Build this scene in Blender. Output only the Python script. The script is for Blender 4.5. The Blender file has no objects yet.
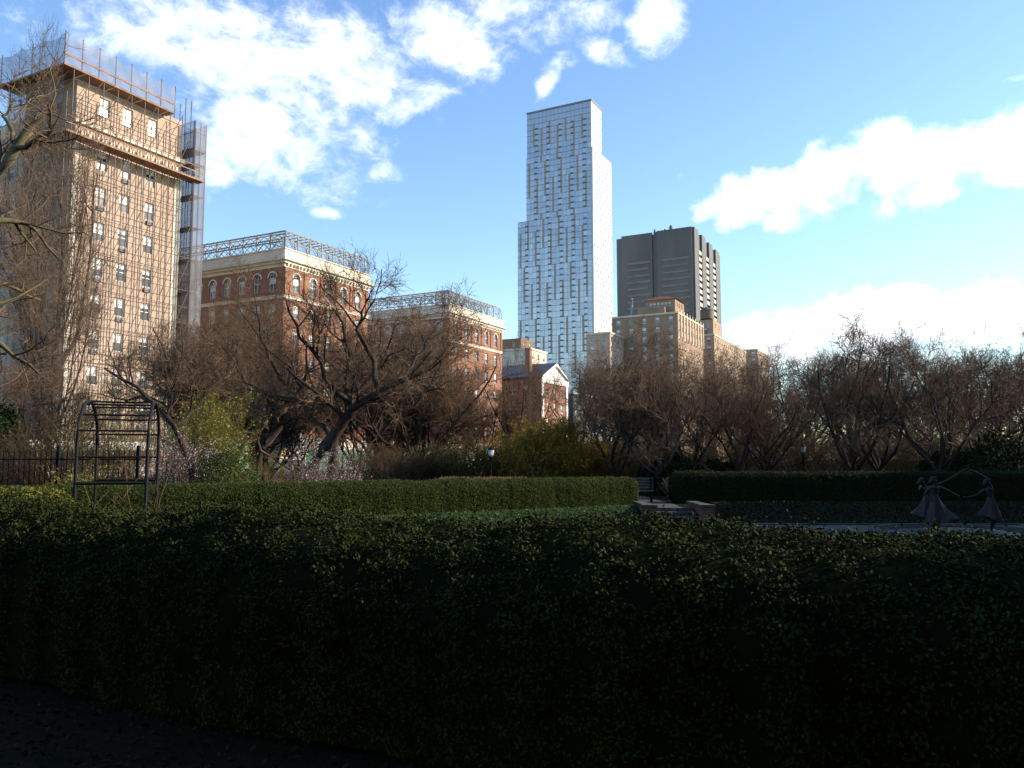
import bpy, math, random
import numpy as np
from mathutils import Vector, Matrix
C = bpy.context.scene.collection
R = math.radians
F = 810.0; PITCH = R(5.36); CAMZ = 1.7
TH = R(27.5)                       # the avenue runs this far right of the view axis
DX, DY = math.sin(TH), math.cos(TH)
SUN_AZ, SUN_EL = R(83), R(23)      # from +Y clockwise (to the right)

def ray(x, y):
    a, b = (x-512)/F, (384-y)/F
    c, s = math.cos(PITCH), math.sin(PITCH)
    return np.array([a, c - b*s, s + b*c])
def at(x, y, Y):
    r = ray(x, y); k = Y/r[1]
    return np.array([r[0]*k, Y, CAMZ + r[2]*k])
def on_line(x, y, D):              # where the ray meets a vertical plane parallel to the avenue
    r = ray(x, y); k = D/(-r[0]*DY + r[1]*DX)
    return np.array([r[0]*k, r[1]*k, CAMZ + r[2]*k])

# ------------------------------------------------------------------ materials
def mat(name, col, rough=.8, var=.15, scale=1.0, col2=None, metal=0, stretch=(1,1,1), spec=.2, island=0.0, icol=None, bump=0, transl=0):
    m = bpy.data.materials.new(name); m.use_nodes = True
    nt = m.node_tree; N = nt.nodes; L = nt.links
    b = N['Principled BSDF']; b.inputs['Roughness'].default_value = rough
    b.inputs['Metallic'].default_value = metal
    b.inputs['Specular IOR Level'].default_value = spec
    tc = N.new('ShaderNodeTexCoord'); mp = N.new('ShaderNodeMapping'); mp.inputs['Scale'].default_value = stretch
    L.new(tc.outputs['Object'], mp.inputs[0])
    n = N.new('ShaderNodeTexNoise'); n.inputs['Scale'].default_value = scale; n.inputs['Detail'].default_value = 6
    L.new(mp.outputs[0], n.inputs['Vector'])
    mr = N.new('ShaderNodeMapRange'); mr.inputs[1].default_value = .3; mr.inputs[2].default_value = .7
    L.new(n.outputs[0], mr.inputs[0])
    mix = N.new('ShaderNodeMix'); mix.data_type = 'RGBA'
    c2 = col2 if col2 else tuple(c*(1-var*1.6) for c in col)
    c1 = col if col2 else tuple(min(1, c*(1+var)) for c in col)
    mix.inputs[6].default_value = (*c1, 1); mix.inputs[7].default_value = (*c2, 1)
    L.new(mr.outputs[0], mix.inputs[0]); out = mix.outputs[2]
    if island:
        g = N.new('ShaderNodeNewGeometry'); m2 = N.new('ShaderNodeMix'); m2.data_type = 'RGBA'
        pw = N.new('ShaderNodeMath'); pw.operation = 'POWER'; pw.inputs[1].default_value = island
        L.new(g.outputs['Random Per Island'], pw.inputs[0]); L.new(pw.outputs[0], m2.inputs[0])
        L.new(out, m2.inputs[6]); m2.inputs[7].default_value = (*icol, 1); out = m2.outputs[2]
    L.new(out, b.inputs['Base Color'])
    if bump:
        bp = N.new('ShaderNodeBump'); bp.inputs['Strength'].default_value = bump; bp.inputs['Distance'].default_value = .05
        L.new(n.outputs[0], bp.inputs['Height']); L.new(bp.outputs[0], b.inputs['Normal'])
    if transl:
        t = N.new('ShaderNodeBsdfTranslucent'); L.new(out, t.inputs[0])
        ms = N.new('ShaderNodeMixShader'); ms.inputs[0].default_value = transl
        L.new(b.outputs[0], ms.inputs[1]); L.new(t.outputs[0], ms.inputs[2])
        L.new(ms.outputs[0], N['Material Output'].inputs[0])
    return m
def brick_mat(name, c1, c2, mortar, sx=.24, sz=.08):
    m = mat(name, c1, .9, .2, .35, stretch=(1,1,.35))
    nt = m.node_tree; N = nt.nodes; L = nt.links; b = N['Principled BSDF']
    base = b.inputs['Base Color'].links[0].from_socket
    tc = N.new('ShaderNodeTexCoord'); sp = N.new('ShaderNodeSeparateXYZ'); L.new(tc.outputs['Object'], sp.inputs[0])
    ad = N.new('ShaderNodeMath'); ad.operation = 'ADD'; L.new(sp.outputs[0], ad.inputs[0]); L.new(sp.outputs[1], ad.inputs[1])
    cb = N.new('ShaderNodeCombineXYZ'); L.new(ad.outputs[0], cb.inputs[0]); L.new(sp.outputs[2], cb.inputs[1])
    br = N.new('ShaderNodeTexBrick'); br.inputs['Scale'].default_value = 1
    br.inputs['Brick Width'].default_value = sx; br.inputs['Row Height'].default_value = sz; br.inputs['Mortar Size'].default_value = .012
    br.inputs['Color1'].default_value = (*c1, 1); br.inputs['Color2'].default_value = (*c2, 1); br.inputs['Mortar'].default_value = (*mortar, 1)
    L.new(cb.outputs[0], br.inputs['Vector'])
    mx = N.new('ShaderNodeMix'); mx.data_type = 'RGBA'; mx.inputs[0].default_value = .5
    L.new(base, mx.inputs[6]); L.new(br.outputs[0], mx.inputs[7]); L.new(mx.outputs[2], b.inputs['Base Color'])
    return m
def net_mat(name, col, alpha):
    m = bpy.data.materials.new(name); m.use_nodes = True; nt = m.node_tree; N = nt.nodes; L = nt.links
    b = N['Principled BSDF']; b.inputs['Base Color'].default_value = (*col, 1); b.inputs['Roughness'].default_value = .7
    tc = N.new('ShaderNodeTexCoord'); n = N.new('ShaderNodeTexNoise'); n.inputs['Scale'].default_value = .5; n.inputs['Detail'].default_value = 8
    L.new(tc.outputs['Object'], n.inputs['Vector'])
    mr = N.new('ShaderNodeMapRange'); mr.inputs[1].default_value = .3; mr.inputs[2].default_value = .7
    mr.inputs[3].default_value = alpha*.75; mr.inputs[4].default_value = min(1, alpha*1.3); L.new(n.outputs[0], mr.inputs[0])
    t = N.new('ShaderNodeBsdfTransparent'); ms = N.new('ShaderNodeMixShader'); L.new(mr.outputs[0], ms.inputs[0])
    L.new(t.outputs[0], ms.inputs[1]); L.new(b.outputs[0], ms.inputs[2]); L.new(ms.outputs[0], N['Material Output'].inputs[0])
    return m
M = dict(
 hedge_sun_tint=mat('hedge_leaf_sun_tint', (.13,.14,.022), .6, .2, 2.2, col2=(.06,.08,.015), island=3, icol=(.22,.20,.03), transl=.25, spec=.08),  # yellow new-growth tone, brightened to stand in for sun on this hedge
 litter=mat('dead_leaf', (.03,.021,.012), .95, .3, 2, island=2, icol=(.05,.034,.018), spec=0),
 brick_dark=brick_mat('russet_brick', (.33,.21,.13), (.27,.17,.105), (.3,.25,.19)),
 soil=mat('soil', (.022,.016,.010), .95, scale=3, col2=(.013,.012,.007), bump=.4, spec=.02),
 asphalt=mat('asphalt', (.05,.05,.05), .9, .2, 4),
 stone_path=mat('stone_path', (.075,.072,.066), .95, .25, 2.5),
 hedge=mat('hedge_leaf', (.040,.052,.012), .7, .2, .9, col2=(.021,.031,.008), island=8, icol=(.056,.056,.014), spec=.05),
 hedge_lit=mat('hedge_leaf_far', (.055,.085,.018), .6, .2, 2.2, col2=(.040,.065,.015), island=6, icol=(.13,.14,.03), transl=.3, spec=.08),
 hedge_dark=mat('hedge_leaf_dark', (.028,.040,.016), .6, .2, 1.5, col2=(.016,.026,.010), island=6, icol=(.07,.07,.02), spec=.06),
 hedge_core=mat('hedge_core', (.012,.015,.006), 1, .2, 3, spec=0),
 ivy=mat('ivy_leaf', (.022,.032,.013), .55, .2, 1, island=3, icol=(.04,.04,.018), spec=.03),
 grass=mat('grass_blade', (.05,.095,.03), .6, .2, 1, island=2, icol=(.09,.13,.04), transl=.3),
 bark=mat('bark', (.055,.040,.030), .9, scale=6, col2=(.026,.019,.015), stretch=(1,1,.3), bump=.5),
 bark_light=mat('bark_yellow_green', (.15,.13,.06), .9, scale=5, col2=(.075,.06,.035), stretch=(1,1,.3)),  # yellow-green bark mottled with darker brown
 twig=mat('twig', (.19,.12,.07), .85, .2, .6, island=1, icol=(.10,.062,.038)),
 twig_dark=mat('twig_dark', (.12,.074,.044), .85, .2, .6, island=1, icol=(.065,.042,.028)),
 twig_grey=mat('twig_grey', (.12,.085,.06), .85, .2, .6, island=1, icol=(.17,.115,.075)),
 stem=mat('shrub_stem', (.13,.09,.045), .85, .2, 2, island=1, icol=(.08,.05,.03)),
 stem_yellow=mat('shrub_stem_yellow', (.22,.16,.04), .85, .2, 2, island=1, icol=(.12,.09,.03)),
 forsythia=mat('forsythia_bud', (.48,.31,.04), .7, .2, 1, island=1, icol=(.20,.15,.03), transl=.3),
 newleaf=mat('new_leaf', (.34,.33,.05), .6, .2, 1, island=1, icol=(.18,.20,.04), transl=.3),
 olive=mat('olive_leaf', (.10,.09,.025), .7, .2, 1, island=1, icol=(.06,.06,.02), transl=.2),
 blossom=mat('blossom', (.74,.68,.66), .7, .1, 1, island=1, icol=(.58,.44,.44), transl=.3),
 green_bush=mat('bush_leaf', (.05,.085,.02), .6, .2, 1, island=1, icol=(.09,.12,.03), transl=.2),
 evergreen=mat('evergreen_leaf', (.018,.028,.010), .85, .2, 1, island=2, icol=(.03,.042,.016), spec=.03),
 drygrass=mat('dry_grass', (.36,.22,.14), .8, .2, 1, island=1, icol=(.24,.15,.09), transl=.3),
 iron=mat('black_iron', (.010,.010,.010), .65, .2, 4, spec=.2),
 bronze=mat('bronze', (.030,.025,.020), .6, scale=5, col2=(.014,.015,.013), metal=.4, spec=.5),
 brick_red=brick_mat('red_brick', (.30,.135,.08), (.22,.095,.06), (.28,.23,.18)),
 brick_wall=brick_mat('garden_brick', (.17,.06,.04), (.12,.045,.03), (.18,.15,.12)),
 brick_tan=brick_mat('tan_brick', (.44,.33,.25), (.38,.275,.2), (.46,.38,.3)),
 brick_brown=brick_mat('brown_brick', (.25,.16,.10), (.20,.13,.08), (.25,.21,.17)),
 brick_buff=brick_mat('buff_brick', (.40,.28,.18), (.36,.25,.16), (.36,.3,.24)),
 cream=mat('limestone', (.66,.60,.49), .85, .08, .5, stretch=(1,1,.3)),
 cream_light=mat('pale_stone', (.60,.53,.42), .85, .12, .4, stretch=(1,1,.3)),
 white=mat('white_paint', (.75,.73,.68), .6, .05, 1),
 steel_cream=mat('cream_steel', (.30,.30,.28), .6, .15, 2),
 pipe=mat('scaffold_pipe', (.13,.10,.085), .6, .2, 1),
 plank=mat('scaffold_plank', (.30,.18,.11), .8, .2, 2),
 slate=mat('slate_roof', (.10,.11,.13), .7, .2, 1),
 tile=mat('red_roof_tile', (.33,.12,.07), .8, .2, 1),
 roof=mat('roof_gravel', (.12,.11,.10), .9, .2, 1),
 pane=mat('window_pane', (.10,.12,.14), .12, .1, 1, spec=.8, metal=.3),
 pane_dark=mat('window_pane_dark', (.02,.022,.025), .15, .1, 1, spec=.6),
 blind=mat('window_blind', (.66,.66,.64), .7, .05, 1),
 curtain=mat('curtain_glass', (.42,.45,.49), .22, scale=.03, col2=(.31,.35,.42), metal=.5, island=2.5, icol=(.50,.51,.54)),
 tanpanel=mat('tan_panel', (.42,.33,.25), .7, .1, 1),
 slab_edge=mat('slab_edge', (.22,.24,.28), .6, .1, 1),
 dark_grill=mat('dark_grill', (.17,.18,.2), .6, .1, 1),
 tower_white=mat('tower_white', (.60,.60,.60), .45, .08, .25),
 tower_pane=mat('tower_pane', (.14,.17,.21), .25, .1, 1, metal=.4),
 corten=mat('dark_cladding', (.125,.13,.13), .6, .15, .06, stretch=(1,1,.4)),
 corten_trim=mat('dark_cladding_band', (.175,.18,.18), .5, .1, .2),
 corten_light=mat('dark_window_reveal', (.55,.50,.42), .6, .1, 1),
 green_board=mat('green_hoarding', (.10,.22,.17), .7, .15, .5),
 wood=mat('bench_wood', (.12,.10,.08), .8, .2, 5),
 lampglass=mat('lamp_glass', (.75,.78,.82), .3, .02, 1, spec=.6),
 busglass=mat('bus_glass', (.02,.025,.03), .1, .1, 1, spec=.6),
 rubber=mat('rubber', (.02,.02,.02), .8, .1, 1), red=mat('red_paint', (.45,.05,.03), .5, .1, 1),
 signal=mat('signal_yellow', (.65,.28,.03), .5, .1, 1), water=mat('pool_water', (.02,.03,.03), .05, .1, 1, spec=.6),
 tank=mat('tank_wood', (.16,.12,.09), .85, .2, 2, stretch=(1,1,.2)),
 net=net_mat('blue_net', (.19,.19,.21), .45), net_dark=net_mat('brown_net', (.12,.10,.085), .5),
)

# ------------------------------------------------------------------ mesh helpers
class MB:
    def __init__(s): s.v = []; s.f = []; s.m = []
    def quad(s, pts, mi=0):
        n = len(s.v); s.v += [tuple(p) for p in pts]; s.f.append(tuple(range(n, n+len(pts)))); s.m.append(mi); return s
    def box(s, x0, x1, y0, y1, z0, z1, mi=0):
        n = len(s.v)
        s.v += [(x0,y0,z0),(x1,y0,z0),(x1,y1,z0),(x0,y1,z0),(x0,y0,z1),(x1,y0,z1),(x1,y1,z1),(x0,y1,z1)]
        for f in ((0,3,2,1),(4,5,6,7),(0,1,5,4),(1,2,6,5),(2,3,7,6),(3,0,4,7)):
            s.f.append(tuple(n+i for i in f)); s.m.append(mi)
        return s
    def tube(s, pts, rad, sides=8, mi=0, cap=True):
        pts = [Vector(p) for p in pts]; rs = rad if isinstance(rad, (list, tuple)) else [rad]*len(pts)
        n = len(s.v); k = len(pts)
        for i, p in enumerate(pts):
            t = (pts[min(i+1,k-1)] - pts[max(i-1,0)]).normalized()
            ref = Vector((0,0,1)) if abs(t.z) < .9 else Vector((1,0,0))
            a = t.cross(ref).normalized(); b = t.cross(a)
            for j in range(sides):
                an = 2*math.pi*j/sides
                s.v.append(tuple(p + (a*math.cos(an) + b*math.sin(an))*rs[i]))
        for i in range(k-1):
            for j in range(sides):
                j2 = (j+1) % sides
                s.f.append((n+i*sides+j, n+i*sides+j2, n+(i+1)*sides+j2, n+(i+1)*sides+j)); s.m.append(mi)
        if cap:
            s.f.append(tuple(n+j for j in range(sides))); s.m.append(mi)
            s.f.append(tuple(n+(k-1)*sides+j for j in reversed(range(sides)))); s.m.append(mi)
        return s
    def lathe(s, prof, cx=0, cy=0, sides=20, mi=0):
        n = len(s.v)
        for r, z in prof:
            for j in range(sides):
                a = 2*math.pi*j/sides; s.v.append((cx+r*math.cos(a), cy+r*math.sin(a), z))
        for i in range(len(prof)-1):
            for j in range(sides):
                j2 = (j+1) % sides
                s.f.append((n+i*sides+j, n+i*sides+j2, n+(i+1)*sides+j2, n+(i+1)*sides+j)); s.m.append(mi)
        s.f.append(tuple(n+j for j in reversed(range(sides)))); s.m.append(mi)
        k = n+(len(prof)-1)*sides; s.f.append(tuple(k+j for j in range(sides))); s.m.append(mi)
        return s
    def mesh(s, name, mats):
        me = bpy.data.meshes.new(name); me.from_pydata(s.v, [], s.f)
        for m in (mats if isinstance(mats, (list,tuple)) else [mats]): me.materials.append(m)
        me.polygons.foreach_set('material_index', s.m); me.update(); return me
    def build(s, name, mats, parent=None, loc=None, rz=0, smooth=False):
        me = s.mesh(name, mats)
        if smooth: me.polygons.foreach_set('use_smooth', [True]*len(me.polygons))
        return link(name, me, parent, loc, rz)
def link(name, me, parent=None, loc=None, rz=0):
    o = bpy.data.objects.new(name, me); C.objects.link(o); o.parent = parent
    if loc is not None: o.location = tuple(loc)
    o.rotation_euler = (0,0,rz); return o
def tag(o, label, cat, group=None, kind=None):
    if label: o['label'] = label
    if cat: o['category'] = cat
    if group: o['group'] = group
    if kind: o['kind'] = kind
    return o
def thing(name, loc, rz, label, cat, group=None):
    o = link(name, None, None, loc, rz); return tag(o, label, cat, group)
def struct(o): o['kind'] = 'structure'; return o
def copy_part(o, parent):
    c = o.copy(); C.objects.link(c); c.parent = parent
    for ch in list(o.children): copy_part(ch, c)
    return c
def np_mesh(name, V, Fq, mats, mi=None, smooth=False):
    me = bpy.data.meshes.new(name); V = np.asarray(V, np.float32); Fq = np.asarray(Fq, np.int32)
    n, k = Fq.shape
    me.vertices.add(len(V)); me.vertices.foreach_set('co', V.ravel())
    me.loops.add(n*k); me.loops.foreach_set('vertex_index', Fq.ravel())
    me.polygons.add(n); me.polygons.foreach_set('loop_start', np.arange(0, n*k, k, dtype=np.int32))
    me.polygons.foreach_set('loop_total', np.full(n, k, np.int32))
    for m in (mats if isinstance(mats, (list,tuple)) else [mats]): me.materials.append(m)
    if mi is not None: me.polygons.foreach_set('material_index', np.asarray(mi, np.int32))
    if smooth: me.polygons.foreach_set('use_smooth', np.ones(n, bool))
    me.update(calc_edges=True); return me

# ------------------------------------------------------------------ branches
def nrm(a): return a/np.maximum(np.linalg.norm(a, axis=-1, keepdims=True), 1e-9)
def walk(rng, start, d0, length, P, wig, up, r0, r1):
    N = len(start); pts = np.zeros((N,P,3)); pts[:,0] = start; d = nrm(d0)
    for i in range(1, P):
        d = nrm(d + wig*rng.normal(size=(N,3)) + np.array([0,0,up]))
        pts[:,i] = pts[:,i-1] + d*(length/(P-1))[:,None]
    w = np.linspace(0,1,P)[None]
    return pts, r0[:,None]*(1-w) + r1[:,None]*w
def grow(rng, pts, rad, nc, length, ang, P, wig, up, rr=.6, tmin=.2, rend=.4, minr=0.004, lvar=.45):
    N, Q, _ = pts.shape
    idx = np.repeat(np.arange(N), nc); K = len(idx)
    t = rng.uniform(tmin, 1, K)*(Q-1); i = np.minimum(t.astype(int), Q-2); f = (t-i)[:,None]
    st = pts[idx,i]*(1-f) + pts[idx,i+1]*f
    tg = nrm(pts[idx,i+1]-pts[idx,i]); rp = rad[idx,i]*(1-f[:,0]) + rad[idx,i+1]*f[:,0]
    pr = nrm(np.cross(tg, rng.normal(size=(K,3))))
    a = np.radians(rng.uniform(ang*.6, ang*1.3, K))[:,None]
    d = tg*np.cos(a) + pr*np.sin(a)
    L = length*rng.uniform(1-lvar, 1+lvar, K)*(1.15-.5*t/(Q-1))
    r0 = np.maximum(rp*rr, minr)
    return walk(rng, st, d, L, P, wig, up, r0, np.maximum(r0*rend, minr*.6))
def tubes_np(groups, sides):
    Vs, Fs, off = [], [], 0
    for pts, rad in groups:
        N, P, _ = pts.shape
        t = np.empty_like(pts); t[:,1:-1] = pts[:,2:]-pts[:,:-2]; t[:,0] = pts[:,1]-pts[:,0]; t[:,-1] = pts[:,-1]-pts[:,-2]; t = nrm(t)
        ref = np.where(np.abs(t[...,2:3]) < .9, np.array([0,0,1.]), np.array([1.,0,0]))
        a = nrm(np.cross(t, ref)); b = np.cross(t, a)
        an = np.arange(sides)*2*np.pi/sides
        ring = pts[:,:,None] + rad[:,:,None,None]*(a[:,:,None]*np.cos(an)[None,None,:,None] + b[:,:,None]*np.sin(an)[None,None,:,None])
        Vs.append(ring.reshape(-1,3))
        n = np.arange(N)[:,None,None]*P*sides; p = np.arange(P-1)[None,:,None]*sides; s = np.arange(sides)[None,None,:]; s2 = (s+1) % sides
        q = np.stack(np.broadcast_arrays(n+p+s, n+p+s2, n+p+sides+s2, n+p+sides+s), -1).reshape(-1,4)+off
        Fs.append(q); off += N*P*sides
    return np.concatenate(Vs), np.concatenate(Fs)
def make_tree_mesh(seed, H=9.0, nl=6, spread=55, fine=1.0, bark='bark', twig='twig', trunk_h=.17, up=.10, paths=None, tr=.02, tw_r=.0075, droop=0.0, name='tree'):
    rng = np.random.default_rng(seed)
    if paths is None:
        nt = 1
        st = np.array([[0,0,-.1]]); d = np.array([[rng.normal()*.15, rng.normal()*.15, 1]])
        trunk = walk(rng, st, d, np.array([H*trunk_h]), 5, .08, .1, np.array([H*tr]), np.array([H*tr*.75]))
        base = trunk[0][:,-1]
        az = rng.uniform(0, 6.28) + np.arange(nl)*2*np.pi/nl + rng.normal(size=nl)*.3
        an = np.radians(rng.uniform(spread*.55, spread*1.1, nl)); an[0] *= .35
        dd = np.stack([np.cos(az)*np.sin(an), np.sin(az)*np.sin(an), np.cos(an)], -1)
        tt = rng.uniform(2.6, 4, nl); ti = np.minimum(tt.astype(int), 3); ff = (tt-ti)[:,None]
        sp = trunk[0][0][ti]*(1-ff)+trunk[0][0][ti+1]*ff
        limbs = walk(rng, sp, dd, H*rng.uniform(.5,.78,nl), 9, .20, up, H*tr*rng.uniform(.42,.62,nl), np.full(nl, H*tr*.16))
        big = [trunk, limbs]; L1 = [limbs]
    else:
        big = []; L1 = []
        for pp, r0, r1 in paths:
            pp = np.array(pp, float); Q = len(pp)
            tt = np.linspace(0, Q-1, 9); i = np.minimum(tt.astype(int), Q-2); f = (tt-i)[:,None]
            q = pp[i]*(1-f)+pp[i+1]*f; q[1:-1] += rng.normal(size=(7,3))*H*.008
            g = (q[None], np.linspace(r0, r1, 9)[None]); big.append(g); L1.append(g)
    l2, l3, l4 = [], [], []
    n2 = 6 if paths is None else 5
    for g in L1: l2.append(grow(rng, *g, n2, H*.27, 50, 7, .20, up*.9, tmin=.25, minr=.012))
    P2 = (np.concatenate([a for a,_ in l2]), np.concatenate([b for _,b in l2]))
    P3 = grow(rng, *P2, 6, H*.15, 48, 6, .20, .06-droop, tmin=.15, minr=.009)
    P4 = grow(rng, *P3, max(2,int(6*fine)), H*.085, 45, 5, .18, .05-droop*1.5, tmin=.1, minr=tw_r)
    P5 = grow(rng, *P4, 3, H*.05, 45, 4, .16, .04-droop*1.5, tmin=.1, minr=tw_r*.75)
    V, Fq = tubes_np(big, 9); me1 = np_mesh(name+'_trunk', V, Fq, M[bark], smooth=True)
    V, Fq = tubes_np([P2], 5); V2, F2 = tubes_np([P3, P4, P5], 3)
    me2 = np_mesh(name+'_crown', np.concatenate([V, V2]), np.concatenate([Fq, F2+len(V)]),
                  [M[bark], M[twig]], np.concatenate([np.zeros(len(Fq)), np.ones(len(F2))]))
    return me1, me2
def place_tree(name, mm, loc, rz, scale, label, cat='tree', group=None):
    o = thing(name, loc, rz, label, cat, group); o.scale = scale if isinstance(scale, tuple) else (scale,)*3
    link('trunk', mm[0], o); link('crown', mm[1], o); return o

# ------------------------------------------------------------------ leaves
def leaf_quads(rng, P, Nn, size, tilt=.8, asp=.55):
    n = len(P); nn = nrm(Nn + tilt*rng.normal(size=(n,3)))
    a = nrm(np.cross(nn, rng.normal(size=(n,3)))); b = np.cross(nn, a)
    s = (size*rng.uniform(.6,1.35,n))[:,None]
    V = np.stack([P, P+a*s*.5+b*s*asp*.5+nn*s*.08, P+a*s, P+a*s*.5-b*s*asp*.5+nn*s*.08], 1).reshape(-1,3)
    return V, np.arange(n*4).reshape(-1,4)
def sample(rng, V, Fq, n):
    A, B, Cc, D = (V[Fq[:,i]] for i in range(4))
    cr = np.cross(Cc-A, D-B); ar = np.linalg.norm(cr, axis=1)*.5
    i = rng.choice(len(Fq), n, p=ar/ar.sum()); u = rng.random(n)[:,None]; v = rng.random(n)[:,None]
    P = (A[i]*(1-u)+B[i]*u)*(1-v) + (D[i]*(1-u)+Cc[i]*u)*v
    return P, nrm(cr[i])
def lump(x, y, z, s):
    return (np.sin(x*1.7*s+.3)+np.sin(y*2.1*s+1.1+x*s*.7)+np.sin(z*2.9*s+x*1.3*s)+np.sin((x+y)*3.7*s+2)*.6)/3.6
def hedge(name, path, w, H, nleaf, leafsize, m, label, lumps=.05, clump=0.0, z0=0.0, group=None, capped=True, rnd=.35):
    rng = np.random.default_rng(abs(hash(label)) % 1 + len(label)*7 + int(w*100))
    path = np.array(path, float); seg = np.r_[0, np.cumsum(np.linalg.norm(np.diff(path, axis=0), axis=1))]
    n = max(8, int(seg[-1]/.22)); s = np.linspace(0, seg[-1], n)
    from_t = np.stack([np.interp(s, seg, path[:,0]), np.interp(s, seg, path[:,1])], -1)
    k = np.ones(9)/9.; pad = np.pad(from_t, ((4,4),(0,0)), 'edge')
    pad[:4] = from_t[0]-(from_t[1]-from_t[0])*np.arange(4,0,-1)[:,None]; pad[-4:] = from_t[-1]+(from_t[-1]-from_t[-2])*np.arange(1,5)[:,None]
    c = np.stack([np.convolve(pad[:,j], k, 'valid') for j in (0,1)], -1)
    t = np.gradient(c, axis=0); t /= np.linalg.norm(t, axis=1)[:,None]; nr = np.stack([t[:,1], -t[:,0]], -1)
    # rounded box section
    sec = []; r = rnd*min(w/2, H)
    zs = np.linspace(0, H-r, 6)
    sec += [(-w/2*(1-.05*(1-z/H)), z) for z in zs]
    sec += [(-w/2+r-r*math.cos(a), H-r+r*math.sin(a)) for a in np.linspace(.25, 1.57, 4)]
    sec += [(x, H+.02) for x in np.linspace(-w/2+r, w/2-r, 6)[1:-1]]
    sec += [(w/2-r+r*math.sin(a), H-r+r*math.cos(a)) for a in np.linspace(0, 1.3, 4)]
    sec += [(w/2, z) for z in zs[::-1]]
    sec = np.array(sec); S = len(sec)
    sc = np.ones(n); shift = np.zeros(n)
    V = np.zeros((n,S,3))
    V[:,:,0] = c[:,0:1] + nr[:,0:1]*sec[None,:,0]; V[:,:,1] = c[:,1:2] + nr[:,1:2]*sec[None,:,0]; V[:,:,2] = z0 + sec[None,:,1]
    if capped:
        for e, sgn in ((0,-1),(n-1,1)):
            ex = []
            for q, o in ((.93,.12),(.75,.22),(.4,.27),(.02,.28)):
                R_ = np.zeros((S,3)); R_[:,0] = c[e,0]+t[e,0]*sgn*o + nr[e,0]*sec[:,0]*q; R_[:,1] = c[e,1]+t[e,1]*sgn*o + nr[e,1]*sec[:,0]*q
                R_[:,2] = z0 + H/2 + (sec[:,1]-H/2)*q; ex.append(R_)
            ex = np.array(ex)
            V = np.concatenate([ex[::-1], V]) if e == 0 else np.concatenate([V, ex])
            if e == 0: pass
    if capped:  # second pass indexes shifted rows only for geometry already appended
        pass
    rows = V.shape[0]; Vf = V.reshape(-1,3)
    Nn = nrm(Vf - np.repeat(np.array([V[i].mean(0) for i in range(rows)]), S, axis=0))
    Vf = Vf + Nn*(lump(Vf[:,0], Vf[:,1], Vf[:,2], 1.6)*lumps)[:,None] + Nn*(lump(Vf[:,1], Vf[:,0], Vf[:,2], 4.5)*lumps*.4)[:,None]
    i = np.arange(rows-1)[:,None]*S; j = np.arange(S-1)[None]
    Fq = np.stack(np.broadcast_arrays(i+j, i+j+1, i+S+j+1, i+S+j), -1).reshape(-1,4)
    P, Np = sample(rng, Vf, Fq, nleaf)
    out = np.sign(np.sum(Np*np.array([0,0,1.])[None], 1)); cen = P*0
    # outward orientation: compare with the hedge axis
    d2 = ((P[:,None,:2]-c[None,::4])**2).sum(-1).argmin(1); axis = np.c_[c[::4][d2], np.full(len(P), z0+H*.4)]
    Np = Np*np.sign((Np*(P-axis)).sum(1))[:,None]
    P = P + Np*(rng.exponential(.014, len(P)))[:,None] + Np*(.6*leafsize*(lump(P[:,0]*3, P[:,1]*3, P[:,2]*3, 3)))[:,None]
    if clump:      # sprays of shoots, hollows and bare twiggy patches
        c1 = lump(P[:,0]*5.3, P[:,1]*5.1, P[:,2]*5.7, 1.7)+.7*lump(P[:,1]*11, P[:,0]*10, P[:,2]*12, 1.3)
        P = P + Np*(clump*c1)[:,None]
        keep = rng.random(len(P)) < np.clip(.80 + .7*c1, .12, 1); P = P[keep]; Np = Np[keep]
        nsh = 2600; ii = rng.integers(0, len(P), nsh); up_ = nrm(Np[ii] + rng.normal(size=(nsh,3))*.35 + np.array([0,0,.5]))
        hh = rng.uniform(.02,.09,nsh)
        P = np.concatenate([P] + [P[ii] + up_*(hh*f_)[:,None] for f_ in (.35,.7,1)]); Np = np.concatenate([Np, up_, up_, up_])
    Vl, Fl = leaf_quads(rng, P, Np, leafsize, .75)
    core = Vf.copy()
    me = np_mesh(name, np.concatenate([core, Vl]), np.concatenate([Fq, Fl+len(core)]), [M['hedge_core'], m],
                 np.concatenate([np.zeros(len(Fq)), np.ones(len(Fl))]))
    o = link(name, me); return tag(o, label, 'hedge', group)
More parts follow.
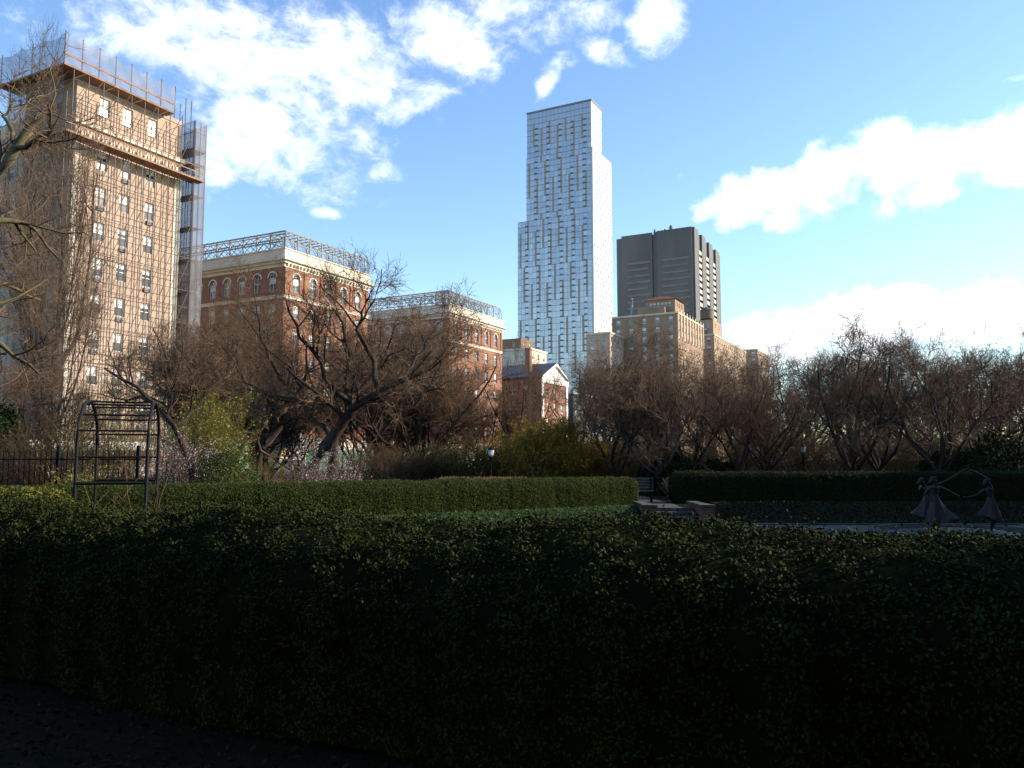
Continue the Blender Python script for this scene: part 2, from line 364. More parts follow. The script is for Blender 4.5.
def shrub(name, loc, rx, ry, H, nst, m_stem, label, m_leaf=None, nleaf=0, lsize=.06, seed=1, spread=.5, upright=.1, sub=5, r=.006, group=None, cat='shrub', only_outer=0.0):
    rng = np.random.default_rng(seed)
    a = rng.uniform(0, 6.28, nst); q = np.sqrt(rng.random(nst))
    st = np.stack([q*np.cos(a)*rx*.55, q*np.sin(a)*ry*.55, np.zeros(nst)], -1)
    d = np.stack([q*np.cos(a)*spread, q*np.sin(a)*spread, np.ones(nst)], -1)
    L = H*rng.uniform(.6,1.08,nst)*np.sqrt(np.maximum(.25, 1-.45*q*q))
    g = walk(rng, st, d, L, 7, .09, upright*.2, np.full(nst, r*1.6), np.full(nst, r*.7))
    g2 = grow(rng, *g, sub, H*.28, 32, 5, .12, upright, minr=r*.7, tmin=.25)
    g3 = grow(rng, *g2, 3, H*.14, 32, 4, .12, upright, minr=r*.6, tmin=.2)
    V, Fq = tubes_np([g, g2, g3], 3); mi = np.zeros(len(Fq))
    o = thing(name, loc, 0, label, cat, group)
    link('stems', np_mesh('stems', V, Fq, m_stem), o)
    if nleaf:
        allp = np.concatenate([g2[0].reshape(-1,3), g3[0].reshape(-1,3)])
        if only_outer:
            z = allp[:,2]/H; w = np.clip(z, .05, 1)**only_outer; i = rng.choice(len(allp), nleaf, p=w/w.sum())
        else: i = rng.integers(0, len(allp), nleaf)
        P = allp[i] + rng.normal(size=(nleaf,3))*.035
        Vl, Fl = leaf_quads(rng, P, rng.normal(size=(nleaf,3)), lsize, 1)
        link('blossoms' if m_leaf in (M['blossom'], M['forsythia']) else 'leaves', np_mesh('leaves', Vl, Fl, m_leaf), o)
    return o
def mound(name, loc, rx, ry, H, n, size, m, label, seed=3, cat='shrub', group=None, core=True, lob=.16):
    rng = np.random.default_rng(seed)
    d = nrm(rng.normal(size=(n,3))); d[:,2] = np.abs(d[:,2])
    lb = 1 + lob*lump(d[:,0]*3+seed, d[:,1]*3, d[:,2]*3, 1.5)+lob*.6*lump(d[:,0]*8, d[:,1]*8+seed, d[:,2]*8, 1.2)
    P = d*np.array([rx,ry,H])*(lb*rng.uniform(.80,1.03,n))[:,None]
    Vl, Fl = leaf_quads(rng, P, d, size, 1.0)
    o = thing(name, loc, 0, label, cat, group)
    link('foliage', np_mesh('foliage', Vl, Fl, m), o)
    b = MB(); random.seed(seed)
    for k in range(7):
        a = k*.9; b.tube([(0.05*math.cos(a),.05*math.sin(a),0), (rx*.3*math.cos(a), ry*.3*math.sin(a), H*.45), (rx*.55*math.cos(a), ry*.55*math.sin(a), H*.7)], [.03,.02,.01], 5)
    b.build('stems', M['bark'], o)
    return o

# ------------------------------------------------------------------ GROUND
HB = np.array([(-40,12),(-16,17.5),(-9,21.2),(-5,24),(-2,26.3),(1.5,28.6),(4.4,30.6),(6.5,32),(60,32)], float)
def yh(X): return np.interp(X, HB[:,0], HB[:,1])
NB = np.array([(-14,13.2),(-6.2,9.8),(-2.5,7.7),(0,6.4),(3.2,5.2),(12,3.5)], float)   # back edge of near hedge
def yn(X): return np.interp(X, NB[:,0], NB[:,1])
def sm(t): t = np.clip(t,0,1); return t*t*(3-2*t)
def gz(X, Y):
    return -.5*sm((yh(X)-.9-Y)/3.0)*sm((Y-yn(X)-1.0)/2.0)*sm((X+12)/5)
xs = np.unique(np.r_[-3000,-1500,-700,-300,-150,-80,-50, np.arange(-30,45,.5), 60,90,150,300,700,1500,3000])
ys = np.unique(np.r_[-600,-200,-60,-20,-8, np.arange(0,42,.5), 50,70,100,150,250,500,900,1600,3200])
X, Y = np.meshgrid(xs, ys); Z = gz(X, Y)
V = np.stack([X,Y,Z], -1).reshape(-1,3); nx = len(xs)
i = np.arange(len(ys)-1)[:,None]*nx; j = np.arange(nx-1)[None]
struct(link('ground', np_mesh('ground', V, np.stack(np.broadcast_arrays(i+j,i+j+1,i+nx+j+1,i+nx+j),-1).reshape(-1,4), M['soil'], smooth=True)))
# fifth avenue roadway, sidewalks with kerbs
def strip(name, u0, u1, z0, z1, m, s0=-40, s1=900):
    b = MB(); b.box(s0, s1, u0, u1, z0, z1); o = b.build(name, m, None, (0,0,0), math.pi/2-TH); return struct(o)
strip('road', 55, 72, -.2, .006, M['asphalt'])
strip('pavement', 72, 79.9, -.2, .13, M['stone_path']); strip('park_pavement', 48, 55, -.2, .13, M['stone_path'])
# garden path in the sunken part
pv = []; 
pxs = np.linspace(6.0, 45, 60); b = MB()
for k in range(59):
    x0, x1 = pxs[k], pxs[k+1]
    b.quad([(x0,25.2,-.494),(x1,25.2,-.494),(x1,27.7,-.494),(x0,27.7,-.494)])
struct(b.build('garden_path', M['stone_path']))
b = MB(); b.box(7.4, 45, 27.72, 27.84, -.52, -.44); struct(b.build('path_kerb', M['stone_path']))
# upper path beyond the steps
b = MB()
b.box(4.7, 6.2, 29.8, 41.0, -.05, .012); struct(b.build('upper_path', M['stone_path']))
# ground cover
rng = np.random.default_rng(5)
def cover(name, fn, n, size, m, label, h=.06):
    P = fn(n); P = np.c_[P, gz(P[:,0], P[:,1]) + rng.random(len(P))*h]
    Vl, Fl = leaf_quads(rng, P, np.tile([0,0,1.], (len(P),1)), size, .7)
    return tag(link(name, np_mesh(name, Vl, Fl, m)), label, 'ground cover', kind='stuff')
def f1(n):
    X = rng.uniform(7.6, 34, n); Y = rng.uniform(27.9, 31.8, n); return np.stack([X,Y],-1)
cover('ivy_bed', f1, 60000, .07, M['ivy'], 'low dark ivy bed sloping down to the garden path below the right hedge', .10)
def f2(n):
    X = rng.uniform(-8, 4.4, n); Y = yh(X) - .5 - rng.uniform(0, 7, n); return np.stack([X,Y],-1)
cover('lawn', f2, 90000, .07, M['grass'], 'green lawn strip below the long curved hedge', .05)

def f3(n):
    X = rng.uniform(-9, 3, n); Y = rng.uniform(.5, 9, n); return np.stack([X,Y],-1)
cover('shade_leaves', f3, 26000, .045, M['litter'], 'dark fallen leaves added to deepen the shade at the foot of the foreground hedge', .02)  # near-black leaves added to darken the ground like deep shade
# ------------------------------------------------------------------ HEDGES
hp = [(-16,12.3),(-11,10.9),(-7.2,9.2),(-3.4,7.1),(-.9,5.75),(2.3,4.45),(6,3.55),(12,2.8)]
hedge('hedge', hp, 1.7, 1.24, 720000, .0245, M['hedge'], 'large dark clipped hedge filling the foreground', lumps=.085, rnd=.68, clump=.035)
hedge('hedge', [(-20,14.6),(-12,13.7),(-7.7,13.3)], 1.6, 1.18, 60000, .04, M['hedge_sun_tint'], 'low hedge with sunlit yellow-green top at the left edge beside the iron arch', lumps=.07, rnd=.5)
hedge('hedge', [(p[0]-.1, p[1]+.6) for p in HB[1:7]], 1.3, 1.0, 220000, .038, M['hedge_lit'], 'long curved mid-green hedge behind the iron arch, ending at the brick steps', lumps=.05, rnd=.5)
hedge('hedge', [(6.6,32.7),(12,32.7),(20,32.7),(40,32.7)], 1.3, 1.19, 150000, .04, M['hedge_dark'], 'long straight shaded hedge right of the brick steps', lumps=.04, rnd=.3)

# ------------------------------------------------------------------ STEPS, BENCH
t = thing('garden_steps', (5.2, 27.8, -.5), 0, 'stone steps between two low brick walls with stone caps', 'steps')
for k in range(4):
    b = MB(); b.box(-.2, 1.25, k*.42, 2.0, -.1, (k+1)*.127); b.build('step', M['stone_path'], t)
for x0, s in ((-.72, -1), (1.26, 1)):
    b = MB(); b.box(x0, x0+.42, 0, .42, -.1, .60); b.box(x0+.06, x0+.36, .42, 2.6, -.1, .60); b.build('brick_wall', M['brick_wall'], t)
    b = MB(); b.box(x0-.04, x0+.46, -.04, .46, .602, .68); b.box(x0+.02, x0+.40, .46, 2.64, .602, .68); b.build('cap_stone', M['stone_path'], t)
t = thing('park_bench', (4.9, 33.2, 0.02), R(-6), 'slatted park bench in the gap between the hedges above the steps', 'bench')
for k in range(5):
    b = MB(); b.box(-.85,.85,-.25+k*.1,-.17+k*.1,.42,.45); b.build('seat_slat', M['wood'], t)
for k in range(4):
    b = MB(); b.box(-.85,.85,.27+k*.02,.30+k*.02,.52+k*.12,.6+k*.12); b.build('back_slat', M['wood'], t)
for x in (-.75, 0, .75):
    b = MB(); b.box(x-.04,x+.04,-.27,-.19,-.02,.418); b.box(x-.04,x+.04,.24,.265,-.02,.95); b.box(x-.04,x+.04,-.19,.24,.36,.418); b.build('leg', M['iron'], t)

# ------------------------------------------------------------------ IRON ARCH
t = thing('garden_arch', (-7.5, 14.0, 0), math.atan2(.327,.945), 'black iron rose arch rising behind the foreground hedge at left', 'arch')
AL, AW, ZS, ZT = 1.12, 2.25, 1.95, .84
def archpt(q):  # q 0..1 across the arch
    if q < .3: return (0, ZS*q/.3)
    if q > .7: return (AW, ZS*(1-q)/.3)
    a = math.pi*(1-(q-.3)/.4); return (AW/2+AW/2*math.cos(a), ZS+ZT*math.sin(a)**.9)
for x in (0, AL):
    b = MB(); b.tube([(x, *archpt(q)) for q in np.linspace(0,1,41)], .031, 8); b.build('arch_rib', M['iron'], t, smooth=True)
random.seed(3)
for q in (.10,.2,.27,.335,.385,.44,.5,.56,.615,.665,.73,.8,.9):
    y, z = archpt(q); r = .034 if q in (.2,.8) else .02
    b = MB(); b.tube([(0,y,z),(AL*.5,y,z+random.uniform(-.01,.01)),(AL,y,z)], r, 6); b.build('cross_bar', M['iron'], t)
for x in (0, AL):
    for y in (0, AW): b = MB(); b.box(x-.07,x+.07,y-.07,y+.07,-.02,.05); b.build('foot_plate', M['iron'], t)
# a climbing rose on it
rng2 = np.random.default_rng(8)
st = np.array([(-6.9,15.3,0),(-7.3,14.7,0),(-6.7,14.9,0),(-7.8,15.8,0),(-7.0,16.2,0)]); dd = np.array([[.15,0,1],[-.1,.1,1],[.2,.1,1],[.1,-.1,1],[-.1,0,1.]])
g = walk(rng2, st, dd, np.array([1.9,1.6,1.8,2.1,2.0]), 9, .16, .05, np.full(5,.016), np.full(5,.006)); g2 = grow(rng2, *g, 5, .5, 40, 5, .15, .02, minr=.004)
V, Fq = tubes_np([g, g2], 4); tag(link('climbing_rose', np_mesh('climbing_rose', V, Fq, M['stem'])), 'thin bare rose canes climbing inside the black iron arch', 'plant')

# ------------------------------------------------------------------ FENCE, LAMPS, BIN
t = thing('iron_fence', (-19, 22.0, 0), R(4), 'black iron picket fence at the left edge behind the low hedge', 'fence')
for k in range(62):
    x = k*.14; b = MB(); b.tube([(x,0,.05),(x,0,1.92)], .011, 5); b.tube([(x,0,1.92),(x,0,2.02)], [.018,.002], 5); b.build('picket', M['iron'], t)
for z in (.25, 1.7): b = MB(); b.box(-.1,8.7,-.02,.02,z,z+.04); b.build('rail', M['iron'], t)
for k in range(5): b = MB(); b.box(k*2.15-.04,k*2.15+.04,.03,.11,0,2.1); b.build('post', M['iron'], t)
t = thing('litter_bin', (-11.55, 19.0, 0), 0, 'dark round litter bin in front of the iron fence', 'litter bin')
b = MB(); b.lathe([(.24,0),(.27,.1),(.3,.9)]); b.build('barrel', M['iron'], t, smooth=True)
b = MB(); b.lathe([(.32,.9),(.32,.97),(.22,1.08),(.06,1.12)]); b.build('lid', M['iron'], t, smooth=True)
def lamp(x, d, top, label, g='park lamps beyond the hedges'):
    p = at(x, 460, d); s = top/3.2
    t = thing('park_lamp', (p[0], d, 0), 0, label, 'lamp post', g); t.scale = (s,s,s)
    b = MB(); b.lathe([(.16,0),(.15,.25),(.09,.4),(.06,.6),(.045,1.2),(.045,2.5),(.09,2.55),(.05,2.6)], sides=12); b.build('post', M['iron'], t, smooth=True)
    b = MB(); b.lathe([(.09,2.6),(.15,2.68),(.19,2.95),(.17,3.0)], sides=8); b.build('globe', M['lampglass'], t)
    b = MB(); b.lathe([(.21,3.0),(.17,3.1),(.06,3.18),(.02,3.28)], sides=8); b.build('cap', M['iron'], t)
    return t
lamp(491, 37.5, 2.3, 'park lamp with white lantern standing in front of the yellow forsythia')
lamp(803.5, 46, 2.6, 'dark park lamp between bare trees behind the right hedge')
lamp(391, 62, 3.4, 'park lamp half hidden in brown shrubs right of the big leaning tree')

# ------------------------------------------------------------------ SCULPTURE
def figure(joints, edges, parent, nm='figure'):
    names = list(joints); me = bpy.data.meshes.new(nm)
    me.from_pydata([joints[k][:3] for k in names], [(names.index(a), names.index(b)) for a, b in edges], [])
    me.materials.append(M['bronze']); o = link(nm, me, parent)
    o.modifiers.new('skin', 'SKIN'); sk = me.skin_vertices[0].data
    for i, k in enumerate(names): sk[i].radius = (joints[k][3],)*2
    sk[0].use_root = True
    m = o.modifiers.new('sub', 'SUBSURF'); m.levels = 2; m.render_levels = 2
    o.modifiers['skin'].use_smooth_shade = True
    return o
E = [('pel','belly'),('belly','chest'),('chest','neck'),('neck','jaw'),('jaw','head'),('chest','shL'),('shL','elL'),('elL','wrL'),('wrL','haL'),
     ('chest','shR'),('shR','elR'),('elR','wrR'),('wrR','haR'),('pel','hiL'),('hiL','knL'),('knL','anL'),('anL','toL'),('pel','hiR'),('hiR','knR'),('knR','anR'),('anR','toR')]
sc = thing('fountain_sculpture', (13.24, 24.0, -.5), 0, 'bronze sculpture of two dancing maidens with joined hands beside the garden path', 'sculpture')
HR1 = (.10,.0,1.72); HR2 = (.14,.15,.99)
A = dict(pel=(-.80,0,.86,.10), belly=(-.83,0,1.0,.085), chest=(-.83,.0,1.16,.10), neck=(-.80,0,1.31,.042), jaw=(-.79,-.01,1.38,.06), head=(-.80,0,1.455,.082),
 shL=(-.96,.02,1.23,.05), elL=(-1.06,.10,1.05,.034), wrL=(-.93,-.05,.92,.024), haL=(-.86,-.10,.87,.028),
 shR=(-.68,.0,1.25,.05), elR=(-.42,.05,1.17,.033), wrR=(-.12,.12,1.04,.024), haR=(-.02,.13,1.0,.026),
 hiL=(-.88,0,.76,.10), knL=(-.90,-.10,.48,.06), anL=(-.86,.05,.14,.03), toL=(-.82,-.08,.10,.028),
 hiR=(-.72,0,.76,.10), knR=(-.62,-.12,.52,.06), anR=(-.72,.16,.22,.03), toR=(-.68,.12,.10,.028))
B = dict(pel=(.82,0,.84,.09), belly=(.81,0,.98,.075), chest=(.80,.0,1.12,.09), neck=(.79,0,1.26,.04), jaw=(.77,-.01,1.33,.055), head=(.78,0,1.40,.08),
 shL=(.66,0,1.19,.045), elL=(.42,.05,1.03,.032), wrL=(.18,.13,.97,.024), haL=(.07,.14,.99,.026),
 shR=(.90,.03,1.22,.045), elR=(.78,.12,1.50,.032), wrR=(.42,.10,1.66,.026), haR=(.26,.06,1.72,.028),
 hiL=(.76,0,.74,.09), knL=(.80,-.08,.46,.055), anL=(.80,.03,.13,.03), toL=(.77,-.1,.10,.028),
 hiR=(.90,0,.74,.09), knR=(.96,-.05,.50,.055), anR=(.95,.16,.26,.03), toR=(.97,.14,.14,.028))
sc.scale = (1.0,1.0,1.12)
f1_ = figure(A, E, sc); f2_ = figure(B, E, sc)
# third maiden, turned away behind, her raised hand meeting the others
Cc = dict(pel=(-.46,.75,.86,.09), belly=(-.48,.74,1.0,.075), chest=(-.52,.72,1.13,.09), neck=(-.56,.70,1.27,.04), jaw=(-.60,.68,1.33,.055), head=(-.62,.67,1.40,.08),
 shL=(-.66,.66,1.20,.045), elL=(-.78,.5,1.28,.03), wrL=(-.90,.32,1.22,.024), haL=(-.95,.25,1.16,.026),
 shR=(-.40,.7,1.22,.045), elR=(-.14,.5,1.42,.032), wrR=(.12,.2,1.66,.025), haR=(.20,.10,1.72,.028),
 hiL=(-.54,.76,.76,.09), knL=(-.5,.62,.48,.055), anL=(-.5,.78,.13,.03), toL=(-.5,.66,.10,.028),
 hiR=(-.4,.76,.76,.09), knR=(-.36,.66,.5,.055), anR=(-.4,.9,.24,.03), toR=(-.4,.84,.12,.028))
for k_ in Cc:
    if k_ not in ('elR','wrR','haR'): v_ = Cc[k_]; Cc[k_] = (v_[0]-.2, *v_[1:])
f3_ = figure(Cc, E, sc)
def dress(c0, swing, seed, parent, h0=1.24, h1=.36, sway=0, w=1.0):
    b = MB(); n = 28; rows = 12; rnd = random.Random(seed); ph = rnd.random()*6
    for i in range(rows):
        q = i/(rows-1); z = h0+(h1-h0)*q
        r = (.155 - .045*math.sin(min(1,q*3)*math.pi) if q < .33 else .145+(q-.33)*.34)*w
        for j in range(n):
            a = 2*math.pi*j/n
            fold = 1+ .20*q*math.sin(a*6+ph+q*2)+.06*q*math.sin(a*13+q*5)
            cx = c0[0]+sway*q; s = max(0, math.cos(a-swing))
            rr = r*.86*fold*(1+.9*s*s*max(0,q-.35))
            b.v.append((cx+rr*math.cos(a), c0[1]+rr*.85*math.sin(a), z + .14*s*max(0,q-.4)*1.5))
    for i in range(rows-1):
        for j in range(n):
            b.f.append((i*n+j, i*n+(j+1)%n, (i+1)*n+(j+1)%n, (i+1)*n+j)); b.m.append(0)
    b.build('dress', M['bronze'], parent, smooth=True)
dress((-.83,0), .15, 1, f1_, 1.24, .34, .06); dress((.80,0), 3.0, 2, f2_, 1.20, .40, .05, .85); dress((-.70,.74), 2.6, 3, f3_, 1.2, .4, .03, .85)
for o_, h in ((f1_, A['head']), (f2_, B['head']), (f3_, Cc['head'])):
    b = MB()
    for k in range(11):
        a = k*.57; c_, s_ = math.cos(a), math.sin(a)
        b.tube([(h[0]+.02*c_, h[1]+.02*s_, h[2]+.075), (h[0]-.03+.06*c_, h[1]+.07*s_, h[2]+.05), (h[0]-.06+.06*c_, h[1]+.02+.08*s_, h[2]-.03), (h[0]-.13+.04*c_, h[1]+.05+.05*s_, h[2]-.09)], [.02,.03,.026,.006], 6)
    b.build('hair', M['bronze'], o_, smooth=True)
b = MB(); b.lathe([(1.55,0.02),(1.5,.08),(1.25,.09),(1.2,.12)], cx=0, cy=.1, sides=40); b.build('base', M['bronze'], sc, smooth=True)
t = thing('fountain_basin', (13.24, 24.1, -.5), 0, 'low round stone basin around the dancing bronze sculpture', 'fountain basin')
b = MB(); b.lathe([(2.5,-.05),(2.55,.1),(2.5,.16),(2.3,.16),(2.25,.02)], sides=48); b.build('rim', M['stone_path'], t)
b = MB(); b.lathe([(2.24,-.02),(2.24,.019)], sides=48); b.build('pool', M['water'], t)

# ------------------------------------------------------------------ BUILDINGS
def facade(mb, axis, L, z0, z1, holes, off=0.0, depth=.25, mi=0, arch=(), rmi=None, a0=0.0):
    """wall sheet in local plane. axis 'x': plane y=off facing -Y, runs a0..L; axis 'y': plane x=off facing -X.
    holes (a0,a1,z0,z1): open with reveals."""
    P = (lambda a, d, z: (a, off+d, z)) if axis == 'x' else (lambda a, d, z: (off+d, a, z))
    rmi = mi if rmi is None else rmi
    as_ = sorted({a0, L, *[h[0] for h in holes], *[h[1] for h in holes]})
    for i in range(len(as_)-1):
        a, b_ = as_[i], as_[i+1]; c = (a+b_)/2
        hs = sorted([h for h in holes if h[0] < c < h[1]], key=lambda h: h[2]); z = z0
        for h in hs + [(0,0,z1,z1)]:
            if h[2] - z > 1e-4: mb.quad([P(a,0,z), P(b_,0,z), P(b_,0,h[2]), P(a,0,h[2])], mi)
            z = h[3]
    for k, h in enumerate(holes):
        a, b_, c, d = h
        mb.quad([P(a,0,c),P(a,depth,c),P(a,depth,d),P(a,0,d)], rmi); mb.quad([P(b_,0,c),P(b_,0,d),P(b_,depth,d),P(b_,depth,c)], rmi)
        mb.quad([P(a,0,c),P(b_,0,c),P(b_,depth,c),P(a,depth,c)], rmi); mb.quad([P(a,0,d),P(a,depth,d),P(b_,depth,d),P(b_,0,d)], rmi)
        if k in arch:
            r = (b_-a)/2; m_ = (a+b_)/2; n = 8
            for s in (-1, 1):
                pts = [P(m_+s*r, 0, d)] + [P(m_+s*r*math.cos(q), 0, d-r+r*math.sin(q)) for q in np.linspace(0, math.pi/2, n)]
                mb.quad(pts, mi)
def win_mesh(w, h, arch=False, frame_m='white', blind=0.5, bars=1, ft=.09, pane='pane'):
    """window facing -Y, base centre at origin; returns (frame mesh, pane mesh)"""
    b = MB(); y0, y1 = -.03, .06
    hh = h - w/2 if arch else h
    b.box(-w/2, -w/2+ft, y0, y1, 0, hh); b.box(w/2-ft, w/2, y0, y1, 0, hh); b.box(-w/2-.06, w/2+.06, y0-.12, y1, -.12, 0)
    b.box(-w/2+ft, w/2-ft, y0, y1, 0.001, ft)
    b.box(-w/2+ft, w/2-ft, y0+.004, y1-.004, h*.5-.04, h*.5+.04)
    if bars:
        b.box(-.03, .03, y0+.02, y1-.01, ft, h*.5-.04); b.box(-.03, .03, y0+.02, y1-.01, h*.5+.04, h-ft)
    if arch:
        n = 10; q = np.linspace(0, math.pi, n)
        for k in range(n-1):
            a, c = q[k], q[k+1]; R0, R1 = w/2-ft, w/2
            p = [(-R0*math.cos(a),y0,hh+R0*math.sin(a)),(-R1*math.cos(a),y0,hh+R1*math.sin(a)),(-R1*math.cos(c),y0,hh+R1*math.sin(c)),(-R0*math.cos(c),y0,hh+R0*math.sin(c))]
            b.quad(p)
            b.quad([(x,y1,z) for x,_,z in p[::-1]]); b.quad([p[0],p[3],(p[3][0],y1,p[3][2]),(p[0][0],y1,p[0][2])])
    else: b.box(-w/2+ft, w/2-ft, y0, y1, h-ft, h)
    g = MB(); g.quad([(-w/2+.02,.03,.02),(w/2-.02,.03,.02),(w/2-.02,.03,hh-.02),(-w/2+.02,.03,hh-.02)], 0)
    if arch: g.quad([(w/2*.97,.03,hh-.02)] + [(w/2*.97*math.cos(a),.03,hh-.02+w/2*.97*math.sin(a)) for a in np.linspace(.01, math.pi-.01, 12)] + [(-w/2*.97,.03,hh-.02)], 0)
    if blind: g.quad([(-w/2+ft,.022,h*(1-blind)),(w/2-ft,.022,h*(1-blind)),(w/2-ft,.022,hh-.03 if arch else h-ft),(-w/2+ft,.022,hh-.03 if arch else h-ft)], 1)
    return b.mesh('window', M[frame_m]), g.mesh('pane', [M[pane], M['blind']])
def put_window(parent, mm, axis, a, z, off):
    f = link('window', mm[0], parent); g = link('pane', mm[1], f)
    if axis == 'x': f.location = (a, off, z)
    else: f.location = (off, a, z); f.rotation_euler.z = -math.pi/2
    return f
RZ = math.pi/2-TH
def corner(x, y, D): p = on_line(x, y, D); return (p[0], p[1], 0)
def s_of(x, y, D, P): p = on_line(x, y, D); return (p[0]-P[0])*DX + (p[1]-P[1])*DY
def z_at(y, x, P): r = ray(x, y); k = P[1]/r[1]; return CAMZ + r[2]*k
def u_of(x, y, P):         # distance along the shaded side (local +Y) of the ray's hit with the plane through P
    r = ray(x, y); k = (P[0]*DX+P[1]*DY)/(r[0]*DX + r[1]*DY); q = r*k; return (q[0]-P[0])*(-DY) + (q[1]-P[1])*DX

# ---- hospital wings B2, B3 (red brick, arched top floor, roof pergola)
def pergola(t, L, W, z0, H, m):
    def truss(p0, p1, H, curved):
        p0 = np.array(p0); p1 = np.array(p1); Ld = np.linalg.norm(p1-p0); n = max(2, int(round(Ld/2.6)))
        b = MB(); e = (p1-p0)/Ld
        for z in (z0+H, z0+H-.32, z0+H*.45): b.tube([(*p0, z), (*p1, z)], .12 if z > z0+H-.1 else .075, 5)
        for k in range(n+1):
            q = p0+(p1-p0)*k/n; b.tube([(*q, z0), (*q, z0+H)], .10, 5)
            if k < n:
                q2 = p0+(p1-p0)*(k+1)/n; qm = (q+q2)/2
                b.tube([(*q, z0+H*.45), (*qm, z0+H-.32)], .055, 4); b.tube([(*qm, z0+H-.32), (*q2, z0+H*.45)], .055, 4)
                b.tube([(*q, z0+H-.32), (*qm, z0+H*.45)], .055, 4); b.tube([(*qm, z0+H*.45), (*q2, z0+H-.32)], .055, 4)
                b.tube([(*q, z0), (*qm, z0+H*.45), (*q2, z0)], .055, 4)
        return b
    truss((.4,.4), (L-.5,.4), H, 0).build('pergola_truss', m, t); truss((.4,.4), (.4,W), H, 0).build('pergola_truss', m, t)
    truss((.4,3.2), (L-.9,3.2), H, 0).build('pergola_truss', m, t); truss((3.2,3.2), (3.2,W), H, 0).build('pergola_truss', m, t)
    n = int(L/1.3)
    b = MB()
    for k in range(n): x = .6+k*(L-1.4)/n; b.box(x-.05,x+.05,.3,3.4,z0+H+.075,z0+H+.2)
    n = int(W/1.3)
    for k in range(3, n): y = .6+k*(W-1)/n; b.box(.3,3.4,y-.05,y+.05,z0+H+.075,z0+H+.2)
    b.build('pergola_beams', m, t)
    for y in (.4, 3.2):                # the rounded far end
        b = MB(); b.tube([(L-.5+1.1*math.sin(a), y, z0+.1+(H-.1)*math.cos(a)) for a in np.linspace(0, 1.57, 8)], .07, 5); b.build('pergola_bracket', m, t)
def wing(xc, yc_top, xr, label, Wd, D=80):
    P = corner(xc, yc_top, D); ztop = z_at(yc_top, xc, P); L = s_of(xr, 290, D, P)
    t = thing('brick_building', P, RZ, label, 'building', None)
    zc0 = ztop-2.5; zb = ztop-6.7                      # cornice underside, band course
    nb = 5; bay = (L-1.6)/nb; xs_ = [.8+bay*(k+.5) for k in range(nb)]
    nw = int((Wd-1.2)/2.95); ys_ = [2.2+2.95*k for k in range(nw)]
    holes, kind = [], []; rows = []
    w, h = 1.35, 2.3
    rows.append((zb+.9, h+.35, True)); z = zb
    while z-3.9 > .5: rows.append((z-2.9, 2.0, False)); z -= 3.75
    b = MB()
    for ax, cs, LL in (('x', xs_, L), ('y', ys_, Wd)):
        hs = []; ar = set()
        for r_, (zz, hh, a) in enumerate(rows):
            for c in cs:
                if a: ar.add(len(hs))
                hs.append((c-w/2, c+w/2, zz, zz+hh))
        facade(b, ax, LL, 0, ztop-.01, hs, 0, .3, 0, ar)
    b.quad([(L,0,0),(L,Wd,0),(L,Wd,ztop-.01),(L,0,ztop-.01)]); b.quad([(0,Wd,0),(0,Wd,ztop-.01),(L,Wd,ztop-.01),(L,Wd,0)])
    b.build('wall', M['brick_red'], t)
    b = MB(); b.box(.3, L-.3, .3, Wd-.3, ztop-1.0, ztop-.9); b.build('roof', M['roof'], t)
    b = MB()
    def belt(z0_, z1_, o): b.box(-o, L+o, -o, 0, z0_, z1_); b.box(-o, 0, 0, Wd, z0_, z1_); b.box(L, L+o, 0, Wd, z0_, z1_)
    belt(zc0, zc0+.5, .12); belt(zc0+.5, zc0+.85, .45); belt(zc0+.85, zc0+1.15, .8); belt(zc0+1.15, ztop, .25); belt(ztop, ztop+.15, .4)
    for k in range(int(L/.7)): b.box(.3+k*.7, .55+k*.7, -.42, -.12, zc0+.22, zc0+.49)
    b.build('cornice', M['cream'], t)
    b = MB(); belt(zb-.25, zb+.1, .12); belt(zb+.1, zb+.22, .2); b.build('band_course', M['cream'], t)
    b = MB(); belt(4.5, 4.9, .15); b.box(-.1,L+.1,-.1,-.002,0,4.4); b.box(-.1,-.002,-.002,Wd,0,4.4); b.build('base_course', M['cream_light'], t)
    # pilasters of the top storey
    for c in [.35]+[.8+bay*k for k in range(1,nb)]+[L-.35]:
        q = MB(); q.box(c-.28, c+.28, -.14, -.002, zb+.23, zc0-.01); q.build('pilaster', M['brick_red'], t)
    variants = [(win_mesh(w, 2.65, True, blind=bl), win_mesh(w, 2.0, False, blind=bl)) for bl in (0, .4, .6, .25)]
    rnd = random.Random(int(xc))
    surr = MB(); n = 12; hh = 2.65-w/2; q_ = np.linspace(0, math.pi, n)
    for k in range(n-1):
        a, c = q_[k], q_[k+1]
        surr.quad([(-r*math.cos(g), -.04, hh+r*math.sin(g)) for r, g in ((w/2+.02,a),(w/2+.24,a),(w/2+.24,c),(w/2+.02,c))])
        surr.quad([(-r*math.cos(g), yy, hh+r*math.sin(g)) for r, g, yy in ((w/2+.24,a,-.04),(w/2+.24,a,0),(w/2+.24,c,0),(w/2+.24,c,-.04))])
    sm_ = surr.mesh('arch_surround', M['cream'])
    for ax, cs in (('x', xs_), ('y', ys_)):
        for zz, hh_, a in rows:
            for c in cs:
                f = put_window(t, rnd.choice(variants)[0 if a else 1], ax, c, zz, .2)
                if a: s_ = link('arch_surround', sm_, f); s_.location = (0, -.2, 0)
    pergola(t, L, Wd, ztop+.15, 2.6, M['steel_cream'])
    return t, P, L, ztop
w2, P2_, L2_, zt2 = wing(285, 249, 368, 'red brick hospital wing with cream cornice and rooftop pergola, nearest the scaffolded block', 30)
w3, P3_, L3_, zt3 = wing(449, 304.5, 502, 'farther red brick wing with rooftop pergola, left of the white gabled house', 30)
